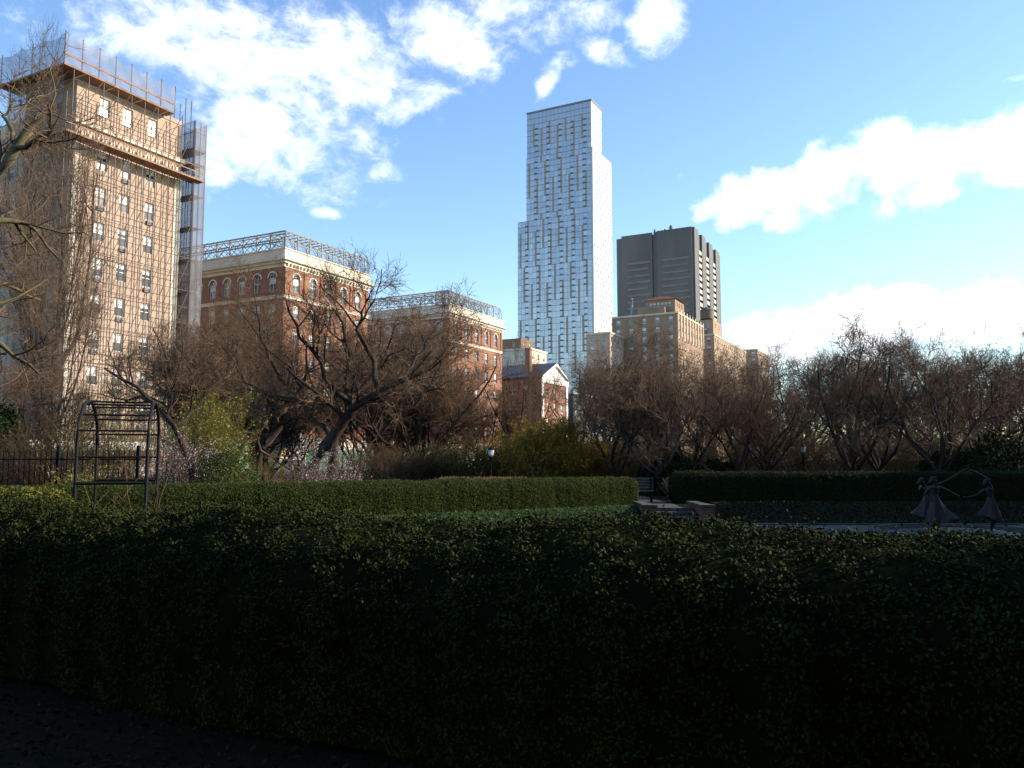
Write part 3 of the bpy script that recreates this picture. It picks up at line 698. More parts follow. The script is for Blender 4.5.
# rooftop hut on B2
t = thing('roof_hut', (P2_[0]+9*(-DY)+12*DX+ -6, P2_[1]+9*DX+14*DY, zt2-.9), RZ, 'small brick stair hut on the roof of the nearer red brick wing', 'hut')
b = MB(); b.box(0,4,0,4,0,3.2); b.build('wall', M['brick_red'], t); b = MB(); b.box(-.2,4.2,-.2,4.2,3.2,3.45); b.build('roof', M['roof'], t)

# ---- scaffolded tower B1
D1 = 80; Pb = corner(66, 300, D1); b1top = z_at(66, 75, Pb)
L1 = s_of(178, 250, D1, Pb); LS = s_of(201.5, 250, D1-1.5, Pb)
zlow = z_at(124, 70, Pb); zup = z_at(75, 64, Pb)
t1 = thing('apartment_building', Pb, RZ, 'tall tan brick building wrapped in scaffolding at the left', 'building')
fl = 3.95
cols = [s_of(x, 240, D1, Pb) for x in (98.5, 122.5, 148)]
rows = [zlow-4.0-fl*k for k in range(0, 9) if zlow-4.0-fl*k > 1]; rows = [zlow+2.1] + rows
hs = [(c-.62, c+.62, z, z+2.05) for c in cols for z in rows]
b = MB(); facade(b, 'x', L1, 0, zup, hs, 0, .28, 0)
ys_ = [3, 7.0]; hs2 = [(c-.62, c+.62, z, z+2.05) for c in ys_ for z in rows]; facade(b, 'y', 9, 0, zup, hs2, 0, .28, 0)
b.quad([(L1,0,0),(L1,9,0),(L1,9,zup),(L1,0,zup)]); b.quad([(0,9,0),(0,9,zup),(L1,9,zup),(L1,9,0)]); b.quad([(0,0,zup-.3),(L1,0,zup-.3),(L1,9,zup-.3),(0,9,zup-.3)])
b.build('wall', M['brick_tan'], t1)
b = MB(); b.box(L1-.9, L1+.05, -.10, -.002, 0, zlow-1.6); b.box(-.05,.7,-.10,-.002,0,zlow-1.6); b.build('stone_quoin', M['cream'], t1)
b = MB(); b.box(-.2, L1+.2, -.35, -.002, zlow+.2, zlow+.75); b.box(-.1, L1+.1, -.16, -.002, zlow-1.5, zlow-1.2)
b.box(-.08, L1+.08, -.12, -.002, 0, rows[-1]+ .1 - fl*.0 + 3.2) if False else None
b.build('cornice', M['cream'], t1)
b = MB()
for k in range(26): b.box(.5+k*(L1-1)/26, .8+k*(L1-1)/26, -.3, -.17, zlow-1.15, zlow-.55)
b.build('dentils', M['cream_light'], t1)
wm = [win_mesh(1.24, 2.05, False, 'white', bl, 0, .07, 'pane_dark') for bl in (.45, .5, .3, .62)]
rnd = random.Random(4)
for c in cols:
    for z in rows: put_window(t1, rnd.choice(wm), 'x', c, z, .17)
for c in ys_:
    for z in rows: put_window(t1, rnd.choice(wm), 'y', c, z, .17)
# air conditioners under some windows
for c in cols:
    for k, z in enumerate(rows[1:]):
        if (k*3+int(c)) % 2 == 0:
            b = MB(); b.box(c-.4, c+.4, -.22, .1, z-.62, z-.2); b.build('air_conditioner', M['dark_grill'], t1)
# plain wing further left
b = MB(); rows_w = [z for z in rows if z < zlow+2]
hs3 = [(c-.6, c+.6, z, z+2.0) for c in (12.5, 17, 22, 27) for z in rows_w]
facade(b, 'y', 34, 0, zup-2.5, hs3, .8, .28, 0, a0=9.0); b.quad([(.8,9,zup-2.5),(L1,9,zup-2.5),(L1,34,zup-2.5),(.8,34,zup-2.5)])
b.quad([(.8,34,0),(L1,34,0),(L1,34,zup-2.5),(.8,34,zup-2.5)]); b.build('side_wing_wall', M['cream_light'], t1)
for c in (12.5, 17, 22, 27):
    for z in rows_w: put_window(t1, rnd.choice(wm), 'y', c, z, .97)
# scaffolding
ts = thing('scaffolding', Pb, RZ, 'pipe scaffolding with bluish netting wrapped around the tan brick building', 'scaffolding')
zt_s = z_at(49, 62, Pb)
nx_ = 9; xs_s = [-1.4 + (L1+1.8)*k/nx_ for k in range(nx_+1)]
def pole(p0, p1, r, nm='pole', m='pipe'):
    q = MB(); q.tube([p0, p1], r, 5); q.build(nm, M[m], ts)
for x in xs_s:
    for y in (-1.5, -.5):
        pole((x,y,0), (x,y, zup if y < -1 else zlow+3), .055)
lv = np.arange(2.0, zup, 1.98)
for k, z in enumerate(lv):
    pole((-1.5,-1.5,z), (L1+.5,-1.5,z), .04, 'ledger')
    if k % 2: pole((-1.5,-.5,z+.05), (L1+.5,-.5,z+.05), .035, 'ledger')
k = 0
for i_ in range(nx_):
    for z in lv[i_ % 2::2]:
        if k >= 95: break
        z2 = min(z+3.96, zup); pole((xs_s[i_],-1.56,z), (xs_s[i_+1],-1.56,z2), .035, 'brace'); k += 1
# left side poles
for y in (1.5, 4.5, 7.5, 9.6): pole((-1.4,y,0), (-1.4,y,zt_s-.6), .035)
for z in lv[::2]: pole((-1.4,-1.5,z), (-1.4,9.8,z), .024, 'ledger')
# platforms
def plat(x0,x1,y0,y1,z,nm='platform',th=.22,m='plank'):
    q = MB(); q.box(x0,x1,y0,y1,z,z+th); q.build(nm, M[m], ts)
XE = L1-2.6
plat(-2.4, LS-.6, -2.2, -.45, zlow-2.0, th=.22); plat(-2.4, -.3, -.4, 10, zlow-2.0)
plat(-2.6, XE, -1.65, -.2, zup-.3, th=.22); plat(-2.6, -.2, -.19, 10, zup-.3)
plat(-2.4, LS-.6, -2.26, -2.21, zlow-1.1, 'toe_board', .14); plat(-2.6, XE, -1.72, -1.67, zup+.75, 'toe_board', .2)
plat(-2.4, LS-.6, -2.26, -2.21, zlow-.35, 'toe_board', .08)
# netting (slightly billowed)
def net(x0, x1, y, z0, z1, nm='netting', m='net', axis='x', scal=.25, n=36, drop=0):
    q = MB(); rows_ = 8
    for i_ in range(n+1):
        for j_ in range(rows_+1):
            a = x0+(x1-x0)*i_/n; f = j_/rows_
            sag = scal*abs(math.sin(i_*math.pi/6))*f
            zz = z0 + (z1-z0-drop*i_/n)*f - sag; d = .05*math.sin(i_*1.1+j_*.7)
            q.v.append((a, y+d, zz) if axis == 'x' else (y+d, a, zz))
    for i_ in range(n):
        for j_ in range(rows_):
            a = i_*(rows_+1)+j_; q.f.append((a, a+rows_+1, a+rows_+2, a+1)); q.m.append(0)
    return q.build(nm, M[m], ts)
net(-2.6, XE, -1.66, zup-.2, zt_s+.2, scal=.35, n=42, drop=.15)
net(-1.66, 10, -2.62, zup-.2, zt_s+.2, axis='y', scal=.35, n=18)
net(-.2, 9.8, -1.55, 0, zup-.3, axis='y', m='net_dark', n=18, scal=0)
for k_ in range(8):
    x = -2.6+(XE+2.6)*k_/7; pole((x,-1.62,zup-.2), (x,-1.62,zt_s+.35-.15*k_/7), .06)
for k_ in range(3): pole((-2.58,-1.6+k_*5.5,zup-.2), (-2.58,-1.6+k_*5.5,zt_s+.35), .06)
# hoist tower at the far corner
hx0, hx1 = L1+.5, LS
zh = z_at(128, 200, (Pb[0]+DX*hx1, Pb[1]+DY*hx1, 0))
for x in (hx0, (hx0+hx1)/2, hx1):
    for y in (-1.6, .2, 2.2): pole((x,y,0), (x,y,zh + (3.2 if x < hx1-.1 and y > -1 else 0)), .06)
for z in np.arange(2, zh, 3.96): pole((hx0,-1.6,z), (hx1,-1.6,z), .04, 'ledger'); pole((hx0,-1.6,z), (hx0,2.2,z), .04, 'ledger')
net(hx0, hx1, -1.7, 0, zh, n=12, scal=0); net(-1.7, 2.4, hx0-.05, 0, zh, axis='y', n=8, scal=0); net(-1.7, 2.4, hx1+.05, 0, zh, axis='y', n=8, scal=0)
plat(hx0, hx1, -1.6, 2.2, zlow-2.0+3.9, th=.3, m='dark_grill'); 
for z in np.arange(6, zh-4, 3.96): plat(hx0+.1, hx1-.1, -1.5, 2.1, z, th=.1)

# ---- museum: gabled brick house
Pm = corner(541.5, 385, 80); zp = z_at(360, 556, Pm); ze = z_at(376, 546, Pm); Lm = s_of(567, 385, 80, Pm)
t = thing('gabled_house', Pm, RZ, 'brick house with white pedimented gable end beside the farther red brick wing', 'building')
b = MB(); cs = [Lm*.22, Lm*.5, Lm*.78]; zz = [ze-4.4-3.6*k for k in range(4)]
facade(b, 'x', Lm, 0, ze, [(c-.6,c+.6,z,z+2) for c in cs for z in zz], 0, .25)
cy = [4+3.6*k for k in range(7)]; zside = [ze-4.0-3.6*k for k in range(4)]
facade(b, 'y', 31, 0, ze-.6, [(c-.6,c+.6,z,z+1.9) for c in cy for z in zside], 0, .25); b.quad([(Lm,0,0),(Lm,31,0),(Lm,31,ze-.6),(Lm,0,ze-.6)])
b.build('wall', M['brick_red'], t)
b = MB(); b.box(-.15, 1.0, -.2, -.003, 0, ze-1.4); b.box(Lm-1.0, Lm+.15, -.2, -.003, 0, ze-1.4); b.box(-.3, Lm+.3, -.3, -.003, ze-1.4, ze)
b.quad([(0,-.1,ze),(Lm,-.1,ze),(Lm/2,-.1,zp-.3)])
for a_, c_ in (((-.6,ze),(Lm/2,zp)), ((Lm/2,zp),(Lm+.6,ze))):
    b.quad([(a_[0],-.6,a_[1]),(c_[0],-.6,c_[1]),(c_[0],-.6,c_[1]-.7),(a_[0]+(.7 if a_[0]<0 else 0),-.6,a_[1]-.05)] if a_[0] < 0 else [(a_[0],-.6,a_[1]),(c_[0],-.6,c_[1]),(c_[0]-.7,-.6,c_[1]-.05),(a_[0],-.6,a_[1]-.7)])
b.build('pediment', M['white'], t)
b = MB(); 
b.quad([(-.7,-.62,ze+.02),(Lm/2,-.62,zp+.12),(Lm/2,31,zp+.12),(-.7,31,ze+.02)]); b.quad([(Lm/2,-.62,zp+.12),(Lm+.7,-.62,ze+.02),(Lm+.7,31,ze+.02),(Lm/2,31,zp+.12)])
b.quad([(-.7,-.62,ze-.3),(-.7,-.62,ze+.02),(-.7,31,ze+.02),(-.7,31,ze-.3)])
rf = b.build('roof', M['slate'], t)
for (x, y) in ((2.0, 4.0), (2.5, 24.0)):
    b = MB(); b.box(x, x+1.2, y, y+1.2, zp-3, zp+3.0); b.box(x-.1, x+1.3, y-.1, y+1.3, zp+3.0, zp+3.3); b.build('chimney', M['brick_red'], t)
wmm = [win_mesh(1.2, 2.0, False, 'white', bl, 1) for bl in (0, .5)]
for c in cs:
    for z in zz: put_window(t, rnd.choice(wmm), 'x', c, z, .15)
for c in cy:
    for z in zside: put_window(t, rnd.choice(wmm), 'y', c, z, .15)
# low dark wing to the right and a grey block behind
def block(name, P, L, W, H, m, label, floors=0, bays=0, sbays=0, rz=RZ, parapet='cream_light', fh=3.4, w=1.2, roof='roof', blinds=(0,.4,.6), pane='pane', maxz=None, cat='building', wins=True, z_in=1.2):
    t = thing(name, P, rz, label, cat); b = MB()
    zr = [H-z_in-2-fh*k for k in range(floors)]; zr = [z for z in zr if z > 1]
    cx = [L*(k+.5)/bays for k in range(bays)] if bays else []; cy = [W*(k+.5)/sbays for k in range(sbays)] if sbays else []
    facade(b, 'x', L, 0, H, [(c-w/2,c+w/2,z,z+1.8) for c in cx for z in zr], 0, .25)
    facade(b, 'y', W, 0, H, [(c-w/2,c+w/2,z,z+1.8) for c in cy for z in zr], 0, .25)
    b.quad([(L,0,0),(L,W,0),(L,W,H),(L,0,H)]); b.quad([(0,W,0),(0,W,H),(L,W,H),(L,W,0)]); b.build('wall', m, t)
    b = MB(); b.box(.2,L-.2,.2,W-.2,H-.9,H-.7); b.build('roof', M[roof], t)
    if parapet:
        b = MB(); b.box(-.2,L+.2,-.25,-.003,H-.5,H+.15); b.box(-.25,-.003,-.003,W,H-.5,H+.15); b.build('parapet', M[parapet], t)
    vv = [win_mesh(w, 1.8, False, 'white', bl, 0, .08, pane) for bl in blinds]
    if wins:
        for c in cx:
            for z in zr: put_window(t, rnd.choice(vv), 'x', c, z, .15)
        for c in cy:
            for z in zr: put_window(t, rnd.choice(vv), 'y', c, z, .15)
    return t
P = on_line(573, 400, 88); block('low_building', (P[0],P[1],0), 22, 20, z_at(392, 575, P), M['slate'], 'low grey building just right of the white gabled house', 3, 5, 4)
P = on_line(530, 345, 110); block('low_building', (P[0],P[1],0), 12, 30, z_at(348, 530, P), M['cream_light'], 'pale low block with stone walls behind the slate roof of the gabled house', 2, 3, 5)
P = on_line(521, 336, 135); block('low_building', (P[0],P[1],0), 10, 30, z_at(338, 520, P), M['brick_brown'], 'dark brown block rising behind the roof left of the glass tower', 2, 2, 5, parapet=None)

# ---- Fifth Avenue apartment blocks at the right (buff / brown brick)
DA = 80
Pa = corner(678, 340, DA); za = z_at(312, 678, Pa); La = s_of(703, 345, DA, Pa); Wa = u_of(612, 330, Pa)
ta = block('apartment_building', Pa, La, Wa, za, M['brick_dark'], 'large brown brick apartment block with roof penthouse, in front of the dark slab', 13, 9, 5, w=1.5)
def at_local(P, x, y, z): return (P[0]+x*DX-y*DY, P[1]+x*DY+y*DX, z)
b = MB()
for k in range(10): b.box(La*k/9-.35 if k else 0, La*k/9+.35, -.35, -.254, za-9, za+1.2)
b.build('pier', M['cream_light'], ta)
u0, u1 = 2.0, u_of(642, 300, Pa)
zp0, zp1 = za, z_at(296, 675, Pa)
tp = thing('penthouse', at_local(Pa, 4, u0, za-.68), RZ, 'brown brick penthouse with red tiled roof on top of the apartment block', 'penthouse')
Wp = u1-u0; Hp = zp1-za+.7
b = MB(); facade(b, 'y', Wp, 0, Hp, [(c-.5,c+.5,Hp-2.5,Hp-1.0) for c in np.linspace(2,Wp-2,6)], 0, .3); facade(b, 'x', 12, 0, Hp, [(c-.5,c+.5,Hp-2.5,Hp-1.0) for c in (3,6,9)], 0, .3)
b.quad([(12,0,0),(12,Wp,0),(12,Wp,Hp),(12,0,Hp)]); b.box(-3, -.002, 3, Wp+2, 0, Hp*.5); b.build('wall', M['brick_dark'], tp)
b = MB(); b.quad([(-.5,-.5,Hp),(12.5,-.5,Hp),(9,4,Hp+1.8),(3,4,Hp+1.8)]); b.quad([(-.5,-.5,Hp),(3,4,Hp+1.8),(3,Wp-3,Hp+1.8),(-.5,Wp+.5,Hp)]); b.quad([(12.5,-.5,Hp),(12.5,Wp+.5,Hp),(9,Wp-3,Hp+1.8),(9,4,Hp+1.8)]); b.quad([(3,4,Hp+1.8),(9,4,Hp+1.8),(9,Wp-3,Hp+1.8),(3,Wp-3,Hp+1.8)]); b.quad([(-.5,Wp+.5,Hp),(3,Wp-3,Hp+1.8),(9,Wp-3,Hp+1.8),(12.5,Wp+.5,Hp)])
b.build('roof', M['tile'], tp)
vv = [win_mesh(1.0, 1.5, False, 'white', .4, 0, .08)]
for c in np.linspace(2,Wp-2,6): put_window(tp, vv[0], 'y', c, Hp-2.5, .2)
for c in (3,6,9): put_window(tp, vv[0], 'x', c, Hp-2.5, .2)
# flue pipe
p = at_local(Pa, 3, u_of(629, 310, Pa), za-.7); t = thing('flue_pipe', p, 0, 'pale metal flue pipe on the roof of the brown apartment block', 'flue')
b = MB(); b.tube([(0,0,0),(0,0,7.5)], .5, 10); b.build('pipe', M['steel_cream'], t, smooth=True); b = MB(); b.lathe([(.65,7.5),(.65,7.7),(.1,8.1)], sides=10); b.build('cowl', M['steel_cream'], t)
# next blocks down the avenue
P = corner(714.5, 350, DA); z = z_at(334, 714, P); L = s_of(746, 362, DA, P)
tb = block('apartment_building', P, L, 14, z, M['brick_buff'], 'buff brick apartment block under the wooden water tank, right of the large brown block', 14, 16, 3, w=1.6)
P4 = P; z4 = z
P = corner(706, 345, DA+4); block('apartment_building', P, 20, 25, z_at(329, 705, P), M['brick_brown'], 'narrow dark brick block in the shaded gap between the two buff blocks', 6, 4, 5)
P = corner(758, 366, DA); L = s_of(769, 372, DA, P); block('apartment_building', P, L, 18, z_at(349, 757, P), M['brick_buff'], 'farthest buff apartment block at the end of the avenue row', 12, 14, 4, w=1.7)
P = corner(610, 345, 84+16); block('apartment_building', P, 14, 9, z_at(332, 610, P), M['brick_tan'], 'small tan block at the foot of the glass tower', 6, 4, 2)
# water tank
t = block('lift_house', at_local(P4, 3, 1, z4-.7), 14, 10, 7.5, M['brick_buff'], 'brick lift house with the water tank on its roof', 1, 2, 2, parapet=None, cat='roof house')
p = at_local(P4, 8, 5, z4+6.7); t = thing('water_tank', p, 0, 'round wooden water tank with conical roof on top of the lift house', 'water tank')
b = MB(); b.lathe([(2.6,1.2),(2.55,5.0)], sides=20); b.build('barrel', M['tank'], t, smooth=False)
b = MB(); b.lathe([(2.8,5.0),(1.4,6.0),(.1,6.6)], sides=20); b.build('roof', M['slate'], t)
for k_ in range(4):
    a = k_*math.pi/2+.6; b = MB(); b.box(1.8*math.cos(a)-.15,1.8*math.cos(a)+.15,1.8*math.sin(a)-.15,1.8*math.sin(a)+.15,0,1.2); b.build('leg', M['iron'], t)

# ---- glass tower
r_ = ray(591, 99); kk = 392/r_[1]; Pt = (r_[0]*kk, 392, 0); ZT_ = CAMZ+r_[2]*kk
tt = thing('glass_tower', Pt, RZ, 'tall slender blue glass skyscraper with a bright white side wall', 'skyscraper')
def DOF(P): return -P[0]*DY + P[1]*DX
Dt = DOF(Pt)
Lu = s_of(601.5, 130, Dt, Pt); Wu = u_of(527, 112, Pt)
z_a = ZT_-1+.14-3.02*round((ZT_-1-z_at(149, 593, Pt))/3.02)             # step on the right
z_b = ZT_-1+.14-3.02*round((ZT_-1-z_at(219, 519, (Pt[0]-30, Pt[1]+15, 0)))/3.02)    # step on the left
x_f = -.8                           # lower part stands proud toward camera
Ll = s_of(610.5, 240, Dt, Pt); Wl = u_of(518.5, 260, Pt)
fh = 3.02
b = MB()
b.box(0,Lu,0,Wu,z_a,ZT_-.1,0)
b.box(x_f,Ll,-.9,Wu,z_b,z_a,0); b.box(x_f+.004,Ll-.004,-.896,Wl,0,z_b-.004,0)
b.build('core_wall', M['tower_white'], tt)
b = MB()
for (x0,x1,y0,y1,z0,z1) in ((0,Lu,0,Wu,z_a,ZT_),):
    b.box(-.35,-.1,-.2,Wu+.2,ZT_-.8,ZT_); b.box(-.35,Lu+.2,-.3,-.1,ZT_-.8,ZT_)
b.build('coping', M['slab_edge'], tt)
# shaded curtain wall: windows and tan strips
rt = random.Random(11); nb = 14; glass = []; tan = []; edge = MB(); ac = MB()
nfl = int(ZT_/fh)
tan_state = {}
for k in range(nfl):
    z1 = ZT_-1-k*fh; z0 = z1-fh+.14
    if z0 < 0: break
    low = z1 < z_a; wide = z1 < z_b
    xf = (x_f if low else 0)-.12; W = Wl if wide else Wu; n = 19 if wide else 16
    bw = W/n
    edge.box(xf-.12, xf+.1, 0, W, z1-.0+.0, z1+.14)
    j = 0
    while j < n:
        # tan strips occupy fixed narrow slots between window groups, shifting every few floors
        key = ((k//(4 if low else 5)), j)
        y = j*bw
        shift = (k//9) % 2
        istan = ((j+shift) % 2 == 0) and not (k < 2) and ((k//3+j*5) % 4 != 0) and j > 0
        if istan: tan.append((xf-.05, y+.0, y+bw*.46, z0, z1)); glass.append((xf, y+bw*.46, y+bw, z0, z1))
        else: glass.append((xf, y, y+bw, z0, z1))
        if j % 3 == 1 and k > 1 and rt.random() < .93: ac.box(xf-.35, xf-.01, y+bw*.25, y+bw*.95, z0-.05, z0+.55)
        j += 1
edge.build('slab_edges', M['slab_edge'], tt); o = ac.build('balcony_grilles', M['dark_grill'], tt); o['kind'] = 'stuff'
def panes(lst, nm, m, keep=100):
    for k, (x, y0, y1, z0, z1) in enumerate(lst[:keep]):
        q = MB(); tl = rt.uniform(-.012,.012); q.quad([(x+tl,y0+.05,z0),(x-tl,y1-.05,z0),(x-tl*.5,y1-.05,z1),(x+tl*.5,y0+.05,z1)][::-1]); q.build(nm, m, tt)
    q = MB()
    for (x, y0, y1, z0, z1) in lst[keep:]:
        tl = rt.uniform(-.012,.012); q.quad([(x+tl,y0+.05,z0),(x-tl,y1-.05,z0),(x-tl*.5,y1-.05,z1),(x+tl*.5,y0+.05,z1)][::-1])
    o = q.build(nm, m, tt); o['kind'] = 'stuff'
panes(glass, 'window', M['curtain'])
q = MB()
for (x, y0, y1, z0, z1) in tan: q.box(x, x+.04, y0, y1, z0, z1+.13)
q.build('tan_strips', M['tanpanel'], tt)['kind'] = 'stuff'
# small windows on the sunlit white side
q = MB()
for k in range(1, nfl):
    z1 = ZT_-1-k*fh
    if z1-2.4 < 0: break
    low = z1 < z_a; L = Ll if low else Lu; y = -.92 if low else -.02; x0 = x_f if low else 0
    n = 7 if low else 5
    for j in range(n):
        if rt.random() < .9:
            xx = x0+(L-x0)*(j+.5)/n + (.5 if k % 2 else -.3); q.box(xx-.55, xx+.55, y-.01, y+.005, z1-2.2, z1-.9)
q.build('side_windows', M['tower_pane'], tt)['kind'] = 'stuff'

# ---- dark slab tower
r_ = ray(692, 226); kk = 460/r_[1]; Ps = (r_[0]*kk, 460, 0); ZS_ = CAMZ+r_[2]*kk; Ds = DOF(Ps)
tk = thing('dark_slab_tower', Ps, RZ, 'massive dark slab skyscraper right of the glass tower', 'skyscraper')
Ls = s_of(720, 262, Ds, Ps); Ws = u_of(616.5, 240, Ps)
b = MB(); b.box(0,Ls,0,Ws,0,ZS_-2)
us = u_of(655, 240, Ps)
b.box(-1.2,-.003,0,us-1.5,0,ZS_-.5); b.box(-1.2,-.003,us+1.5,Ws-3.5,0,ZS_-1.0); b.box(1, 5, us-1.2, us+1.2, ZS_-2, ZS_-.2)
b.build('wall', M['corten'], tk)
for k in range(4):
    x0 = Ls*k/4
    q = MB(); q.box(x0+.0, x0+Ls*.13, -1.3, -.003, 0, ZS_-.5-k*.5); q.box(x0, x0+Ls*.13, -.002, 3, ZS_-2, ZS_-.5-k*.5); q.build('fin', M['corten'], tk)
for (ya, yb) in ((1.5, us-3.5), (us+3, Ws-6)):
    for k in range(30):
        z = ZS_*.86-k*3.9
        if z < 5: break
        q = MB(); q.box(-1.45, -1.203, ya+(k*5 % 3)*.6, yb-1, z, z+1.3); q.build('window_band', M['corten_trim'], tk)
for c in range(3):
    x0 = Ls*(c+.16)/4+ Ls*.08 if False else Ls*(c/4.0+.16)
    for k in range(30):
        z = ZS_-14-k*3.9
        if z < 5: break
        q = MB(); q.box(x0, x0+Ls*.085, -1.0, -.003, z, z+2.2)
        q.build('window_bay', M['corten_light'], tk)
for (x, y, h, r) in ((6,us-8,4,1.0),(7,us-4,2.5,.8),(6,us+2,3,.6)):
    q = MB(); q.lathe([(r,ZS_-2.1),(r,ZS_+h-1),(r*.4,ZS_+h)], cx=x, cy=y, sides=10); q.build('roof_vent', M['corten'], tk)

# ------------------------------------------------------------------ STREET THINGS along the avenue
def L2W(s, u, z=0): return (s*DX-u*DY, s*DY+u*DX, z)
def s_px(x, D): p = on_line(x, 445, D); return p[0]*DX+p[1]*DY
s0 = s_px(8, 60); t = thing('city_bus', L2W(s_px(12,60), 60, .01), RZ, 'white city bus passing behind the shrubs at left', 'bus')
Lb = 12.2
b = MB(); b.box(0,Lb,0,2.5,.35,1.3); b.box(0,Lb,0,2.5,2.5,3.05); b.box(.1,Lb-.1,.1,2.4,3.05,3.2)
for x in (0,1.9,3.8,5.7,7.6,9.5,12.05): b.box(x,x+.15,0,2.5,1.3,2.5)
b.box(0,.1,0.001,2.499,1.301,1.5); b.build('body', M['white'], t)
for x in (0,1.9,3.8,5.7,7.6): q = MB(); q.box(x+.15,x+1.9,.04,2.46,1.3,2.5); q.build('window', M['busglass'], t)
q = MB(); q.box(9.65,12.05,.04,2.46,1.3,2.5); q.build('window', M['busglass'], t)
for x in (2.4, 9.6):
    for y in (-.02, 2.22):
        q = MB(); q.tube([(x,y,.48),(x,y+.3,.48)], .48, 16); w_ = q.build('wheel', M['rubber'], t); q = MB(); q.tube([(x,y-.02,.48),(x,y+.0,.48)], .24, 12); q.build('rim', M['steel_cream'], w_)
t = thing('box_truck', L2W(s_px(199,62), 61, .01), RZ, 'white box truck half hidden behind the yellow-green shrub', 'truck')
b = MB(); b.box(0,4.6,0,2.3,.9,3.3); b.build('cargo_box', M['white'], t)
b = MB(); b.box(4.65,6.3,.1,2.2,.5,1.5); b.box(4.65,5.7,.15,2.15,1.5,2.4); b.build('cab', M['white'], t)
q = MB(); q.box(4.9,5.6,.12,2.18,1.55,2.2); q.build('window', M['busglass'], t)
for x in (1.0, 5.4):
    for y in (0, 2.0): q = MB(); q.tube([(x,y,.45),(x,y+.3,.45)], .45, 14); q.build('wheel', M['rubber'], t)
# green hoarding
sA, sB = s_px(306, 77), s_px(440, 77)
t = thing('construction_hoarding', L2W(sA, 77, .13), RZ, 'long green construction hoarding along the foot of the brick wings', 'hoarding')
n = 14; wd = (sB-sA)/n
for k in range(n):
    q = MB(); q.box(k*wd+.03,(k+1)*wd-.03,0,.06,.1,3.0); q.build('panel', M['green_board'], t)
    q = MB(); q.box(k*wd-.03,k*wd+.03,.07,.17,0,3.1); q.build('post', M['steel_cream'], t)
sA = s_px(214, 76); t = thing('sidewalk_shed', L2W(sA, 75, .13), RZ, 'short green sidewalk shed on poles beside the white truck', 'shed')
q = MB(); q.box(0,6,0,3.5,2.7,4.0); q.build('deck', M['green_board'], t)
for x in (.1,3,5.9):
    for y in (.1,3.4): q = MB(); q.tube([(x,y,0),(x,y,2.7)], .06, 6); q.build('post', M['white'], t)
# entrance canopy, white
sA = s_px(282, 78); t = thing('entrance_canopy', L2W(sA, 76, .13), RZ, 'white gabled entrance canopy at the foot of the nearer red brick wing', 'canopy')
z0, z1 = 3.2, 5.6
q = MB(); q.quad([(0,0,z0),(2.6,0,z0),(1.3,0,z1)]); q.quad([(0,3.9,z0),(1.3,3.9,z1),(2.6,3.9,z0)]); q.quad([(0,0,z0),(1.3,0,z1),(1.3,3.9,z1),(0,3.9,z0)]); q.quad([(1.3,0,z1),(2.6,0,z0),(2.6,3.9,z0),(1.3,3.9,z1)]); q.quad([(0,0,z0),(0,3.9,z0),(2.6,3.9,z0),(2.6,0,z0)]); q.build('roof', M['white'], t)
for x in (.1,2.5): q = MB(); q.tube([(x,.1,0),(x,.1,z0)], .08, 6); q.build('post', M['white'], t)
# street light and traffic signal
p = at(401, 440, 60); t = thing('street_light', (p[0],60,0), 0, 'pale curved-arm street light in front of the dark side of the farther brick wing', 'street light')
b = MB(); b.tube([(0,0,0),(0,0,5.0),(-.2,0,5.5),(-1,0,5.85),(-2.4,0,6.05)], [.11,.09,.08,.07,.05], 8); b.build('pole', M['white'], t, smooth=True)
b = MB(); b.tube([(-2.3,0,6.02),(-2.9,0,6.1)], [.12,.09], 8); b.build('lamp_head', M['white'], t)
p = at(342.5, 440, 66); t = thing('traffic_signal', (p[0],66,0), 0, 'yellow traffic signal seen through the big leaning tree', 'traffic signal')
b = MB(); b.tube([(0,.2,0),(0,.2,5.4)], .09, 8); b.build('pole', M['iron'], t)
b = MB(); b.box(-.28,.28,-.15,.12,4.3,5.5); b.build('housing', M['signal'], t)
for k_ in range(3): q = MB(); q.tube([(0,-.2,4.5+k_*.4),(0,-.152,4.5+k_*.4)], .13, 10); q.build('lens', M['red'] if k_ == 2 else M['iron'], t)

# ------------------------------------------------------------------ TREES
V_ = [make_tree_mesh(s, 9.0, nl, sp, 1.2, tw_r=.009) for s, nl, sp in ((1,6,58),(2,7,62),(3,5,52),(4,6,66),(5,7,55))]
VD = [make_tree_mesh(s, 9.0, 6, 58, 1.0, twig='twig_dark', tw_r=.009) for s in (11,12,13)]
VB = [make_tree_mesh(s, 12.0, 8, 42, 1.1, twig='twig_grey', trunk_h=.22, up=.16, tw_r=.011) for s in (21,22,23)]
def tr(x, d, ytop, mm, H0, rz, label, group=None, wx=1.0, name='bare_tree', zb=0):
    p = at(x, 460, d); H = CAMZ + (460-ytop)*d/F; s = H/(H0*.93)
    return place_tree(name, mm, (p[0], d, zb), rz, (s*wx, s*wx, s), label, 'tree', group)
